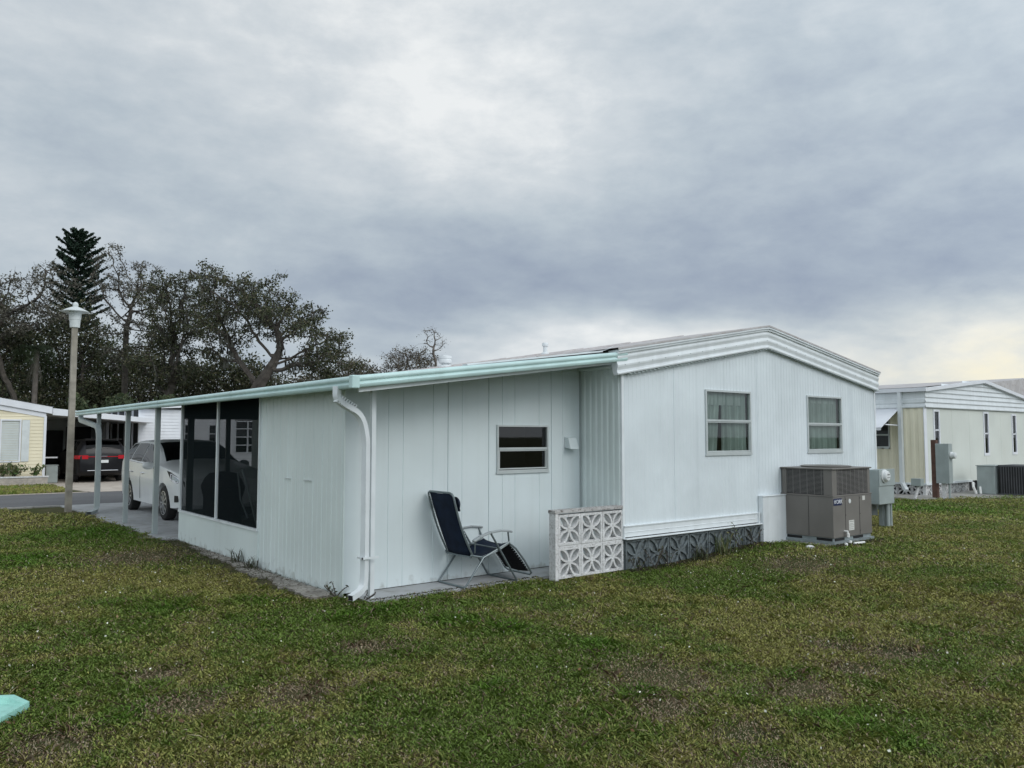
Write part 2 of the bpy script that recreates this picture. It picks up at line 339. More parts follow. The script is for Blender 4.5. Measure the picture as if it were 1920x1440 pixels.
def window(parent, P0, U, OUT, u0, u1, z0, z1, zmid, gl='glass', curtain=None, w=.028, name='window', frm='frame', gap=None, ledge=True, pale_top=0, dark=True):
    P0v = Vector(P0); Uv = Vector(U); Ov = Vector(OUT)
    def q(u, o, z): return P0v+Uv*u+Ov*o+Vector((0, 0, z))
    mb = MB(); bx = frame_rect(mb, P0, U, OUT, u0-.012, u1+.012, z0-.012, z1+.012, w, -.03, .022)
    if zmid is not None:
        bx(u0+.017, u1-.017, zmid-.014, zmid+.014)
        frame_rect(mb, P0, U, OUT, u0+.018, u1-.018, z0+.018, zmid-.015, .016, -.018, .012)
    if ledge: bx(u0-.02, u1+.02, z0-.034, z0-.0125)
    fr = part(name, mb, frm, parent)
    g = MB(); g.add([q(u0+.01, -.008, z0+.01), q(u1-.01, -.008, z0+.01), q(u1-.01, -.008, z1-.01), q(u0+.01, -.008, z1-.01)], [(0, 1, 2, 3)])
    part('pane', g, gl, fr, fix=False)
    b = MB(); b.add([q(a, -d, z) for d in (.035, .45) for z in (z0, z1) for a in (u0, u1)], [(4, 5, 7, 6), (0, 1, 5, 4), (2, 3, 7, 6), (0, 2, 6, 4), (1, 3, 7, 5)])
    part('room', b, 'inside', fr)
    if curtain:
        for k, (a, c) in enumerate(curtain):
            n = int((c-a)/.012); us = np.linspace(a, c, n); c1 = MB(); rows = []
            for z in (z0-.04, z0+(z1-z0)*.5, z1-.005):
                f = (z-z0)/(z1-z0)
                rows.append([q(a+(uu-a)*(1 if k == 0 else 1) + (gap or 0)*(1-f)*((uu-a)/(c-a))*(-1 if k == 0 else 0), -.075+.018*math.sin(uu*70+.6*math.sin(uu*17))+.012*math.sin(uu*31+f), z) for uu in us])
            c1.grid([[tuple(p) for p in r] for r in rows]); part('curtain', c1, 'curtain', fr, fix=False, smooth=False)
    if pale_top:
        v = MB(); v.add([q(u0+.02, -.07, z1-pale_top), q(u1-.10, -.07, z1-pale_top), q(u1-.10, -.07, z1), q(u0+.02, -.07, z1)], [(0, 1, 2, 3)])
        part('blind', v, 'valance', fr, fix=False)
    return fr
# ------------------------------------------------------------------ ground, road, slabs
def zg(x, y=0):
    a = np.clip((np.asarray(x, float)-7.8)/2.6, 0, 1); b = np.clip((np.asarray(x, float)-15.5)/5, 0, 1)
    return .115*(a*a*(3-2*a))*(1-b*b*(3-2*b))
gx = [-900, -60, 0]+list(np.arange(7, 22, .5))+[60, 900]
struct('ground', MB().grid([[(x, y, -.012+float(zg(x))*(1 if -60 < y < 20.5 else 0)) for x in gx] for y in (-900, -60, -30, 0, 7, 20, 21, 30, 60, 900)]), 'soil', fix=False)
struct('road', MB().grid([[(x, y, 0.004) for x in (-200, 0, 40, 200)] for y in (22.15, 24.5, 26.9)]), 'asphalt', fix=False)
def irregular(pts, amp, step=.12, seed=1):
    r = random.Random(seed); out = []
    for i, p in enumerate(pts):
        q = pts[(i+1) % len(pts)]; d = math.dist(p, q); n = max(1, int(d/step))
        for k in range(n):
            t = k/n; out.append((p[0]+(q[0]-p[0])*t+r.uniform(-amp, amp), p[1]+(q[1]-p[1])*t+r.uniform(-amp, amp)))
    return out
def flat(poly, z0, z1): return MB().prism([(x, y, z0) for x, y in poly], (0, 0, z1-z0))
struct('carport_slab', flat([(3.92, 9.0), (7.5, 9.0), (7.5, 22.1), (3.4, 22.1), (3.5, 20.2), (3.62, 13.80), (3.92, 13.76)], -.1, .012), 'slab')
struct('patio_strip', MB().box(3.93, 7.30, -.1, 7.34, 7.80, .022), 'slab')
struct('driveway', flat([(5.0, 26.95), (8.6, 26.95), (8.6, 40), (4.55, 40), (4.55, 29.6)], -.1, .009), 'drive')
struct('kerb_strip', MB().box(-40, 26.9, -.1, 4.9, 27.08, .015), 'drive')
struct('verge_kerb', MB().box(-6, 21.98, -.1, 3.4, 22.14, .02), 'pad')
# broken edge of old concrete along the side wall: separate slabs
rb = random.Random(5); y = 7.9; k = 0
while y < 19.0:
    L_ = rb.uniform(.35, .95); wd = rb.uniform(.15, .33) if y < 11.5 else rb.uniform(.08, .2); x1 = 3.84 if y < 13.7 else 3.60
    if 13.2 < y < 13.9: y += .4; continue
    if y < 11.5 or rb.random() < .75:
        p = irregular([(x1-wd, y), (x1, y), (x1, y+L_-.08), (x1-wd*rb.uniform(.5, 1), y+L_-.05)], .022, .07, k)
        o = single('concrete_fragment', flat(p, -.05, rb.uniform(.003, .016)), 'rubble', 'irregular slab of crumbling grey concrete in the dirt beside the ribbed side wall', 'concrete piece', 'broken concrete along the side wall')
    y += L_; k += 1

# ------------------------------------------------------------------ the white mobile home with its lean-to
home = thing('mobile_home', 'white ribbed mobile home with aqua trimmed lean-to carport and screened porch', 'mobile home', (7.36, 7.03, 0))
XL, XR, XG, YF, YB, YE = 7.36, 13.84, 10.50, 7.03, 7.79, 20.0
def rake(x): return 2.79+(x-7.22)*(3.36-2.79)/(XG-7.22) if x <= XG else 3.36-(x-XG)*(3.36-2.82)/(13.88-XG)
W1 = (9.05-XL, 10.10-XL, 1.46, 2.35); W2 = (11.64-XL, 12.68-XL, 1.46, 2.35)
rnd = random.Random(3)
pr = [(0, 0)]; u = .06
while u < XR-XL-.05:
    d = .003 if u < 2.0 else .005
    pr += [(u-.012, 0), (u-.004, d), (u+.004, d), (u+.012, 0)]
    if abs(u-2.9) < .05 or abs(u-1.0) < .05 or abs(u-5.6) < .05: pr += [(u+.03, 0), (u+.033, -.006), (u+.037, -.006), (u+.04, 0)]
    u += .0765
pr.append((XR-XL, 0))
mb = sheet(MB(), pr, (XL, YF, 0), (1, 0, 0), (0, -1, 0), .56, lambda u: rake(XL+u)-.2, [W1, W2])
part('gable_wall', mb, 'white', home, fix=False)
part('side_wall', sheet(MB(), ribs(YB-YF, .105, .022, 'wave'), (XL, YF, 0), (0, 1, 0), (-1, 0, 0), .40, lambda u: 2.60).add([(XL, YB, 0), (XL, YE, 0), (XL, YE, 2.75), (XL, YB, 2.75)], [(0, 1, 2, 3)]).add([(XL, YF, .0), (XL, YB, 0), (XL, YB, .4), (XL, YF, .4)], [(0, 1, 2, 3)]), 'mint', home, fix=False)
part('side_wall', MB().add([(XR, YF, .3), (XR, YE, .3), (XR, YE, 2.8), (XR, YF, 2.8)], [(0, 1, 2, 3)]).add([(XL, YE, 0), (XR, YE, 0), (XR, YE, 2.7), (XG, YE, 3.3), (XL, YE, 2.7)], [(0, 1, 2, 3, 4)]), 'white', home, fix=False)
part('corner_trim', MB().box(XL-.012, YF-.012, .41, XL+.03, YF+.02, 2.60), 'trim', home)
part('corner_trim', MB().box(XR-.03, YF-.012, .41, XR+.012, YF+.02, 2.60), 'trim', home)
# skirt panel and ledge
part('skirt_panel', MB().extr([(0, .57), (.035, .565), (.03, .55), (.022, .548), (.022, .49), (.03, .485), (.022, .48), (.022, .425)], (XL, YF, 0), (10.24, YF, 0), (0, -1, 0), (0, 0, 1)).box(10.215, YF-.05, .40, 10.235, YF-.0, .57), 'trim', home, fix=False)
part('skirt_ledge', MB().box(XL+.0, YF-.075, .395, 10.30, YF-.002, .413), 'trim', home, bevel=.006)
# fascia band under the roof
fp = [(.0, -.32), (.072, -.317), (.078, -.305), (.078, -.295), (.062, -.285), (.058, -.26), (.066, -.235), (.074, -.215), (.076, -.195), (.066, -.17), (.060, -.15), (.066, -.13), (.074, -.11), (.076, -.09), (.068, -.07), (.066, -.052), (.090, -.05), (.092, -.036), (.082, -.032), (.082, -.020), (.104, -.018), (.104, .0), (.098, .004), (-.1, .004)]
def ztp(x): return rake(x)
mb = MB()
for a, b in ((7.22, XG-.16), (XG+.16, 13.88)):
    mb.extr(fp, (a, YF, ztp(a)), (b, YF, ztp(b)), (0, -1, 0), (0, 0, 1))
mb.extr(fp, (XG-.16, YF, ztp(XG-.16)), (XG, YF, ztp(XG)-.006), (0, -1, 0), (0, 0, 1)); mb.extr(fp, (XG, YF, ztp(XG)-.006), (XG+.16, YF, ztp(XG+.16)), (0, -1, 0), (0, 0, 1))
for xe in (7.22, 13.88): mb.add([(xe, YF-o, ztp(xe)+u) for o, u in fp], [tuple(range(len(fp)))])
part('fascia', mb, 'trim', home, fix=False)
# dark slots of the ribs under the fascia
mb = MB(); x = XL+.08
while x < XR-.04:
    zz = rake(x)-.3225; mb.box(x, YF-.076, zz-.010, x+.045, YF-.02, zz); x += .0765
rc_ = part('rib_closure', mb, 'postg', home); rc_['kind'] = 'stuff'
# side eave band of the main roof, seen below the lean-to roof
sp_ = [(0, 2.575), (.06, 2.58), (.062, 2.60), (.02, 2.63), (.045, 2.66), (.045, 2.69), (.02, 2.72), (.05, 2.75), (.05, 2.80)]
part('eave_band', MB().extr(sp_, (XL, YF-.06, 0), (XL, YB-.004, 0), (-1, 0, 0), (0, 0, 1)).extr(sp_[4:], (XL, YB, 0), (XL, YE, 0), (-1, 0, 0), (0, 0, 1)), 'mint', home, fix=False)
# roof
mb = MB()
for a, b in ((7.20, XG), (XG, 13.90)):
    mb.add([(a, YF-.105, ztp(a)+.006), (b, YF-.105, ztp(b)+.006), (b, YE+.1, ztp(b)+.006), (a, YE+.1, ztp(a)+.006)], [(0, 1, 2, 3)])
    mb.add([(a, YF-.105, ztp(a)+.03), (b, YF-.105, ztp(b)+.03), (b, YE+.1, ztp(b)+.03), (a, YE+.1, ztp(a)+.03)], [(0, 1, 2, 3)])
    mb.add([(a, YF-.105, ztp(a)+.006), (b, YF-.105, ztp(b)+.006), (b, YF-.105, ztp(b)+.03), (a, YF-.105, ztp(a)+.03)], [(0, 1, 2, 3)])
xx = 7.26; roof = part('roof', mb, 'roofw', home, fix=False)
sb = MB(); yy = 8.6
while yy < YE: sb.bar((7.28, yy, ztp(7.28)+.038), (XG, yy, ztp(XG)+.038), .05, .012); yy += 1.22
part('seam_strip', sb, 'roofw', roof)
def vent(x, y, r, h, capr, caph):
    z = ztp(x)+.02
    f = part('vent_pipe', MB().lathe([(r*1.9, 0), (r*1.8, .03), (r, .05), (r, h)], (x, y, z)), 'trim', roof, smooth=True)
    return f, z
v, z = vent(9.0, 13.57, .08, .10, 0, 0); part('vent_cap', MB().lathe([(.08, .08), (.13, .085), (.135, .15), (.125, .17), (.135, .18), (.13, .23), (.04, .25)], (9.0, 13.57, z)), 'trim', home, smooth=True)
v, z = vent(9.2, 10.65, .038, .20, 0, 0); part('vent_cap', MB().lathe([(.03, .15), (.055, .155), (.058, .19), (.05, .215), (.01, .22)], (9.2, 10.65, z)), 'trim', home, smooth=True)
# windows of the gable
a, b, c, d = W1
window(home, (XL, YF, 0), (1, 0, 0), (0, -1, 0), a, b, c, d, 1.925, curtain=[(a, a+.40), (a+.47, b-.01)], gap=.10, pale_top=.20)
a, b, c, d = W2
window(home, (XL, YF, 0), (1, 0, 0), (0, -1, 0), a, b, c, d, 1.905, curtain=[(a, b-.03)], gap=0, pale_top=.11)

# lean-to back wall with its window
WS = (5.94-3.88, 6.755-3.88, 1.27, 1.83)
def wtop(x): return 2.20+(x-3.63)*.1315
pr = [(0, 0)]
for i, u in enumerate([.31, .53, .72, 1.12, 1.33, 1.53, 1.93, 2.14, 2.34, 2.74, 2.95, 3.15]):
    d = .012 if i % 3 in (0, 1) and i % 2 == 0 else .006
    pr += [(u-.006, 0), (u-.002, -d), (u+.002, -d), (u+.006, 0)]
pr.append((XL-3.88, 0))
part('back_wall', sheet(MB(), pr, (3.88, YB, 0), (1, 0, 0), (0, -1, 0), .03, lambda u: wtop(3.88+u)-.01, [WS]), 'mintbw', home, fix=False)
window(home, (3.88, YB, 0), (1, 0, 0), (0, -1, 0), *WS, 1.545, gl='darkglass', w=.022)
part('corner_trim', MB().box(3.868, YB-.010, .0, 3.884, YB-.001, 2.2), 'mint', home)
part('corner_trim', MB().box(XL-.03, YB-.010, .03, XL-.012, YB+.0, 2.58), 'postg', home)
# side wall of the lean-to: ribbed store room, then the screened porch
YS, YP = 10.22, 13.75
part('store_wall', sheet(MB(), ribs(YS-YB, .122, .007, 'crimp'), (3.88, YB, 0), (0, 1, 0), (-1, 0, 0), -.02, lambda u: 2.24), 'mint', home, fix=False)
part('wall_seam', MB().box(3.862, YB+.82, 1.185, 3.872, YB+1.02, 1.192), 'frame', home)
part('wall_seam', MB().box(3.862, YB+1.42, 1.185, 3.872, YB+1.60, 1.192), 'frame', home)
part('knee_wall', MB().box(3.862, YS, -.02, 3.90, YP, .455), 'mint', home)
part('porch_sill', MB().box(3.845, YS, .457, 3.91, YP+.0, .485), 'trim', home)
part('screen_mullion', MB().box(3.858, 11.90, .487, 3.895, 11.945, 2.24), 'trim', home)
part('screen_mullion', MB().box(3.855, YP-.045, .487, 3.90, YP, 2.24), 'trim', home)
part('screen_mullion', MB().box(3.857, YS, .487, 3.898, YS+.025, 2.24), 'trim', home)
for ya, yb in ((YS+.027, 11.898), (11.947, YP-.047)):
    part('screen_panel', MB().add([(3.885, ya, .487), (3.885, yb, .487), (3.885, yb, 2.24), (3.885, ya, 2.24)], [(0, 1, 2, 3)]), 'screen', home, fix=False)
# far end wall of the porch
mb = MB().prism([(3.905, YP-.04, 1.99), (XL-.01, YP-.04, 1.99), (XL-.01, YP-.04, 2.68), (3.905, YP-.04, 2.24)], (0, .04, 0))
for x in (3.965, 4.60, 5.85, 7.25): mb.box(x, YP-.045, .0, x+(.07 if x > 4 else .10), YP, 1.99)
mb.box(3.905, YP-.042, .0, 4.6, YP-.002, .10)
part('end_frame', mb, 'bronze', home)
part('screen_panel', MB().add([(3.9, YP-.02, 0), (XL, YP-.02, 0), (XL, YP-.02, 2.0), (3.9, YP-.02, 2.0)], [(0, 1, 2, 3)]), 'screen', home, fix=False)
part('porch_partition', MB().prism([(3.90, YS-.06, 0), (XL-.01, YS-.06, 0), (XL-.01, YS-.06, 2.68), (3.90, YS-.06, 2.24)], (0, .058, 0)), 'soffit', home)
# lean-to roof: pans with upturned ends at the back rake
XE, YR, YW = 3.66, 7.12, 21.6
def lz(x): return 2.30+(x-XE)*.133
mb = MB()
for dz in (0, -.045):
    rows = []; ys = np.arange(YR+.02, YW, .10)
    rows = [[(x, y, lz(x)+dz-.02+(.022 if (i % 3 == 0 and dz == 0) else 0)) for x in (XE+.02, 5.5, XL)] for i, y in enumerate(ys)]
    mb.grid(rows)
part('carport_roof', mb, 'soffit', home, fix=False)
# loose flaps of roofing by the top of the rake
mb = MB()
for xa, xb, h in ((6.72, 7.08, .035), (7.08, 7.30, .055)):
    us = np.linspace(0, 1, 7); mb.grid([[(xa+(xb-xa)*u, YR+dy, lz(xa+(xb-xa)*u)+.025+h*u**2*(1 if dy < .1 else .4)) for u in us] for dy in (-.02, .12, .4)])
part('roof_flap', mb, 'trim', home, fix=False)
part('roof_edge', MB().bar((5.0, YR+.03, lz(5.0)+.012), (7.1, YR+.03, lz(7.1)+.02), .10, .02), 'trim', home)
# gutters: two-lobed aqua profile
gp = [(0, -.008), (.055, -.006), (.066, .008), (.068, .026), (.052, .042), (.050, .052), (.064, .062), (.070, .080), (.066, .098), (.052, .110), (.045, .114), (.0, .108)]
mb = MB().extr(gp, (XE, YR-.05, lz(XE)-.115), (XE, YW, lz(XE)-.10), (-1, 0, 0), (0, 0, 1))
mb.add([(XE-o, YW, lz(XE)-.10+u) for o, u in gp], [tuple(range(len(gp)))])
part('gutter', mb, 'aqua', home, fix=False, smooth=True)
mb = MB().extr(gp, (XE-.05, YR, lz(XE)-.115), (7.40, YR-.10, 2.672), (0, -1, 0), (0, 0, 1))
mb.add([(7.40, YR-.10-o, 2.672+u) for o, u in gp], [tuple(range(len(gp)))])
part('rake_trim', mb, 'aqua', home, fix=False, smooth=True)
mb = MB().box(XE-.085, YR-.085, lz(XE)-.128, XE-.0, YR-.0, lz(XE)+.004)
part('gutter_corner', mb, 'aqua', home, bevel=.012)
mb = MB().bar((XE+.03, YR+.01, 2.165), (7.36, YR-.05, 2.66), .02, .05)
part('rake_lip', mb, 'trim', home)
for yy in (10.6, 14.2, 17.8):
    part('gutter_joint', MB().extr([(o*1.04+.002, u*1.02-.001) for o, u in gp], (XE, yy, lz(XE)-.1115), (XE, yy+.035, lz(XE)-.1113), (-1, 0, 0), (0, 0, 1)), 'aqua', home, fix=False)
mb = MB()
for k in range(26):
    x = 7.35+k*.26
    if x < 13.8: mb.lathe([(.006, -.004), (.006, 0)], (x, YF-.078, ztp(x)-.20), 'Y', 8)
s_ = part('screw_heads', mb, 'postg', home); s_['kind'] = 'stuff'
# downspouts
def rect_sweep(pts, w, t, side):
    mb = MB(); P = [Vector(p) for p in pts]; S = Vector(side); k = 0
    for i, p in enumerate(P):
        d = (P[min(i+1, len(P)-1)]-P[max(i-1, 0)]).normalized(); nrm = d.cross(S).normalized()
        mb.v += [tuple(p+S*a*w/2+nrm*b*t/2) for a, b in ((-1, -1), (1, -1), (1, 1), (-1, 1))]
    for i in range(len(P)-1):
        for j in range(4): mb.f.append((i*4+j, i*4+(j+1) % 4, i*4+4+(j+1) % 4, i*4+4+j))
    return mb
def bend(pts, n=7, rib=0.0):
    out = []; P = [Vector(p) for p in pts]
    out.append(P[0])
    for i in range(1, len(P)-1):
        a = P[i]+(P[i-1]-P[i])*.5 if i > 1 else P[i]+(P[i-1]-P[i])*.6; b = P[i]+(P[i+1]-P[i])*.5
        a = P[i]+(P[i-1]-P[i]).normalized()*min(.11, (P[i-1]-P[i]).length*.45); b = P[i]+(P[i+1]-P[i]).normalized()*min(.11, (P[i+1]-P[i]).length*.45)
        for k in range(n+1): t = k/n; out.append(a*(1-t)**2+P[i]*2*t*(1-t)+b*t*t)
    out.append(P[-1]); return out
pts = bend([(3.60, 7.42, 2.21), (3.60, 7.42, 2.06), (3.86, 7.40, 1.93), (3.925, 7.40, 1.70), (3.925, 7.40, .26), (3.90, 7.38, .13), (3.70, 7.26, .09)])
ds = part('downspout', rect_sweep(pts, .070, .056, (.28, -.96, 0)), 'trim', home, smooth=False)
mb = MB()
for k in range(8):
    t = k/8; p = Vector((3.60, 7.42, 2.09)).lerp(Vector((3.80, 7.41, 1.975)), t); mb.bar(p, p+Vector((.012, 0, -.008)), .09, .07, (0, 1, 0))
part('crimped_elbow', mb, 'trim', ds)
part('strap', MB().box(3.87, 7.345, .44, 4.06, 7.358, .462).box(3.87, 7.345, .44, 3.88, 7.46, .462), 'trim', ds)
part('outlet', MB().add([(3.701+o*.28-.002, 7.259-o*.96+.0, .090+z) for o, z in ((-.030, -.022), (.030, -.022), (.030, .022), (-.030, .022))], [(0, 1, 2, 3)]), 'black', ds, fix=False)
pts = bend([(3.64, 21.2, 2.2), (3.64, 21.1, 2.08), (3.70, 19.5, 1.92), (3.70, 19.35, 1.75), (3.70, 19.3, .12), (3.62, 19.25, .05), (3.50, 19.1, .03)])
part('downspout', rect_sweep(pts, .10, .09, (1, 0, 0)), 'postg', home)
# posts
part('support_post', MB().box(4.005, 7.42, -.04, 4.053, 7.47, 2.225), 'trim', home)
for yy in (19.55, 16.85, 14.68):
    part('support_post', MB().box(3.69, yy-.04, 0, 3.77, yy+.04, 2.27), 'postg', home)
# exhaust hood
hx, hz = 7.06, 1.53
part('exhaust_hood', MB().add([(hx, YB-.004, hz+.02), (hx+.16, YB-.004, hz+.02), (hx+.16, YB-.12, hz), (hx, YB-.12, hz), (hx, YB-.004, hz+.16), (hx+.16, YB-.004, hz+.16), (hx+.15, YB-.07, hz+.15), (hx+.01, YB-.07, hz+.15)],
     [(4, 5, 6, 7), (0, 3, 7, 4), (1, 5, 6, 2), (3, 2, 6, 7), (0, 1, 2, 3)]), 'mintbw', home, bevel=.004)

# ------------------------------------------------------------------ breeze blocks
def petals(mb, cx, cz, S, P0, U, OUT, depth, rib=.026, bord=.03, fill=None):
    """one pierced block with four leaf-shaped rings on its diagonals; S = side, square centred at (cx,cz)"""
    P0 = Vector(P0); U = Vector(U); OUT = Vector(OUT)
    def q(u, z, o): return P0+U*u+OUT*o+Vector((0, 0, z))
    h = S/2
    for a, b, c, d in ((-h, h, -h, -h+bord), (-h, h, h-bord, h), (-h, -h+bord, -h+bord, h-bord), (h-bord, h, -h+bord, h-bord)):
        mb.add([q(cx+u, cz+z, o) for o in (0, -depth) for u, z in ((a, c), (b, c), (b, d), (a, d))], [(0, 1, 2, 3), (7, 6, 5, 4), (0, 4, 5, 1), (1, 5, 6, 2), (2, 6, 7, 3), (3, 7, 4, 0)])
    Lr = (h-bord*.6)*math.sqrt(2)
    for k in range(4):
        an = math.pi/4+k*math.pi/2; dx, dz = math.cos(an), math.sin(an)
        for sgn in (-1, 1):
            n = 9; rows = []
            for i in range(n+1):
                t = i/n; w = math.sin(math.pi*t)**.85*S*.135
                for ww in (w-rib/2, w+rib/2):
                    ww = max(ww, 0)*sgn
                    uu = cx+dx*(t*Lr+.01)-dz*ww; vv = cz+dz*(t*Lr+.01)+dx*ww
                    uu = min(max(uu, cx-h+.004), cx+h-.004); vv = min(max(vv, cz-h+.004), cz+h-.004)
                    rows.append((uu, vv))
            vs = [q(u, v, -.006) for u, v in rows]+[q(u, v, -depth+.006) for u, v in rows]; m = len(rows)
            fs = []
            for i in range(n):
                a, b, c, d = 2*i, 2*i+1, 2*i+3, 2*i+2
                fs += [(a, b, c, d), (m+d, m+c, m+b, m+a), (a, d, m+d, m+a), (b, m+b, m+c, c)]
            mb.add(vs, fs)
    mb.add([q(cx+.035*math.cos(t), cz+.035*math.sin(t), o) for o in (-.004, -depth+.004) for t in np.linspace(0, 2*math.pi, 9)[:-1]], [tuple(range(8)), tuple(range(8, 16))[::-1]]+[(i, (i+1) % 8, 8+(i+1) % 8, 8+i) for i in range(8)])
fw = thing('breeze_block_wall', 'low white pierced block screen wall with weathered top cap, two blocks high', 'block wall', (6.75, 7.08, 0))
for r_ in range(2):
    for c_ in range(3):
        mb = MB(); petals(mb, 6.265+.1825+c_*.366, .01+.1925+r_*.387, .36, (0, YF-.005, 0), (1, 0, 0), (0, -1, 0), .10)
        part('breeze_block', mb, 'block', fw)
part('end_post', MB().box(6.215, YF-.010, 0, 6.262, YF+.105, .785), 'block', fw, bevel=.003)
part('mortar', MB().box(6.262, YF+.004, .384, 7.355, YF+.088, .408), 'block', fw)
part('cap', MB().box(6.205, YF-.014, .787, 7.355, YF+.112, .826), 'cap', fw, bevel=.003)
mb = MB(); x = XL+.13
for i in range(7): petals(mb, XL+.22+i*.415, .18, .40, (0, YF-.035, 0), (1, 0, 0), (0, -1, 0), .07, rib=.03, bord=.02)
mb.box(XL+.0, YF+.0, -.02, 10.28, YF+.03, .39)
part('foundation_blocks', mb, 'gblock', home)

# ------------------------------------------------------------------ duct cover and package air conditioner
single('duct_cover', MB().box(10.26, 6.94, .0, 11.30, 7.027, .80).box(10.25, 6.925, .80, 11.31, 7.027, .815), 'trim', 'white sheet metal duct cover against the wall behind the air conditioner', 'duct cover', bevel=.008)
ac = thing('air_conditioner', 'large taupe package air conditioner with wire grilles, standing beside the gable wall', 'air conditioner', (11.70, 6.58, 0))
ax0, ax1, ay0, ay1 = 11.70, 12.90, 6.58, 7.49
part('base_pan', MB().box(ax0-.02, ay0-.02, .012, ax1+.02, ay1-.0, .055).box(ax0+.02, ay0+.02, .055, ax1-.02, ay1-.02, .105), 'steel', ac)
for a, b in ((.06, .34), (.62, .92)): part('fork_slot', MB().box(ax0+a, ay0+.012, .060, ax0+b, ay0+.03, .098), 'black', ac)
for a, b in ((.04, .30), (.56, .82)): part('fork_slot', MB().box(ax0+.012, ay0+a, .060, ax0+.03, ay0+b, .098), 'black', ac)
part('cabinet', MB().box(ax0, ay0, .106, ax1, ay1, .745), 'acb', ac, bevel=.008)
mb = MB(); mb.box(ax0+.36, ay0-.004, .12, ax0+.364, ay0+.01, .74).box(ax0+.80, ay0-.004, .12, ax0+.804, ay0+.01, .74).box(ax0-.004, ay0+.42, .12, ax0+.01, ay0+.424, .74)
for yy in (.18, .45, .70): mb.lathe([(.006, -.004), (.006, 0)], (ax0+.38, ay0, yy), 'Y', 8).lathe([(.006, -.004), (.006, 0)], (ax0+.82, ay0, yy), 'Y', 8)
ps_ = part('panel_seam', mb, 'black', ac); ps_['kind'] = 'stuff'
mb = MB().box(ax0-.006, ay0-.006, .746, ax1+.006, ay1+.006, .772)
for x, y in ((ax0, ay0), (ax1, ay0), (ax0, ay1), (ax1, ay1)):
    sx = 1 if x == ax0 else -1; sy = 1 if y == ay0 else -1
    mb.box(x+sx*.012, y+sy*.012, .773, x+sx*(.15 if (x, y) == (ax0, ay0) else .09), y+sy*(.16 if (x, y) == (ax0, ay0) else .09), 1.172)
part('upper_frame', mb, 'acb', ac, bevel=.005)
part('coil', MB().box(ax0+.045, ay0+.045, .773, ax1-.045, ay1-.045, 1.17), 'acdark', ac)
mb = MB(); z = .790
while z < 1.165: mb.bar((ax0+.15, ay0+.018, z), (ax1-.09, ay0+.018, z), .006, .006); mb.bar((ax0+.018, ay0+.16, z), (ax0+.018, ay1-.09, z), .006, .006); z += .0195
for k in range(7): x = ax0+.2+k*.13; mb.bar((x, ay0+.022, .773), (x, ay0+.022, 1.172), .005, .005)
for k in range(6): y = ay0+.2+k*.125; mb.bar((ax0+.022, y, .773), (ax0+.022, y, 1.172), .005, .005)
part('grille', mb, 'acgrid', ac)
part('top_panel', MB().box(ax0-.012, ay0-.012, 1.173, ax1+.012, ay1+.012, 1.195), 'acb', ac, bevel=.006)
mb = MB().lathe([(.39, 0), (.40, .02), (.37, .028)], ((ax0+ax1)/2, (ay0+ay1)/2, 1.195), n=40)
part('fan_shroud', mb, 'acb', ac, smooth=True)
def text_part(name, s, size, loc, rot, m, parent, ext=.0015):
    c = bpy.data.curves.new(name, 'FONT'); c.body = s; c.size = size; c.extrude = ext; c.align_x = 'CENTER'; c.align_y = 'CENTER'
    o = bpy.data.objects.new(name, c); COL.objects.link(o)
    bpy.context.view_layer.update(); me = bpy.data.meshes.new_from_object(o.evaluated_get(bpy.context.evaluated_depsgraph_get())); bpy.data.objects.remove(o)
    me.transform(Matrix.Translation(Vector(loc)-WL[parent]) @ Euler(rot).to_matrix().to_4x4())
    me.materials.clear(); me.materials.append(M[m]); me.name = name
    r = bpy.data.objects.new(name, me); COL.objects.link(r); r.parent = parent; WL[r] = WL[parent]; return r
bd = part('badge', MB().box(ax0+.012, ay0-.006, .615, ax0+.25, ay0-.001, .722), 'navylabel', ac)
text_part('lettering', 'YORK', .088, (ax0+.150, ay0-.0075, .668), (R(90), 0, 0), 'purewhite', bd)
part('logo_mark', MB().bar((ax0+.030, ay0-.0075, .685), (ax0+.050, ay0-.0075, .675), .003, .022).bar((ax0+.036, ay0-.0075, .645), (ax0+.040, ay0-.0075, .70), .003, .008), 'purewhite', bd)
part('emblem', MB().lathe([(.036, -.004), (.036, 0)], (ax0+.50, ay0-.001, .665), 'Y', 20), 'plate', ac)
part('label_sticker', MB().box(ax0+.90, ay0-.003, .66, ax0+.98, ay0-.001, .73), 'label', ac)
nt_ = part('notice_sticker', MB().box(ax0+0.460, ay0-.003, .20, ax0+0.620, ay0-.001, .36), 'label', ac)
part('print', MB().box(ax0+0.475, ay0-.0042, .335, ax0+0.605, ay0-.0031, .342).box(ax0+0.475, ay0-.0042, .30, ax0+0.580, ay0-.0031, .305).box(ax0+0.475, ay0-.0042, .28, ax0+0.605, ay0-.0031, .285).box(ax0+0.475, ay0-.0042, .25, ax0+0.600, ay0-.0031, .255).box(ax0+0.475, ay0-.0042, .22, ax0+0.590, ay0-.0031, .225), 'inkgrey', nt_)
part('drain_pipe', MB().tube([(ax0+.32, ay0+.01, .20), (ax0+.32, ay0-.05, .20), (ax0+.33, ay0-.055, .15), (ax0+.33, ay0-.055, .12)], .018).tube([(ax0+.33, ay0-.055, .17), (ax0+.33, ay0-.055, .11)], .024), 'pvc', ac, smooth=True)
ac.location = (10.85, 6.17, .118); ac.scale = (.93, .93, .93)
single('equipment_pad', MB().box(10.76, 6.14, .0, 11.96, 7.0, .125), 'pad', 'thin grey concrete pad under the taupe air conditioner', 'pad', bevel=.006)
single('pipe_offcut', MB().tube([(11.10, 6.0, .150), (11.30, 5.95, .152)], .016), 'pvc', 'short white plastic pipe lying in the grass before the air conditioner', 'pipe', smooth=True)
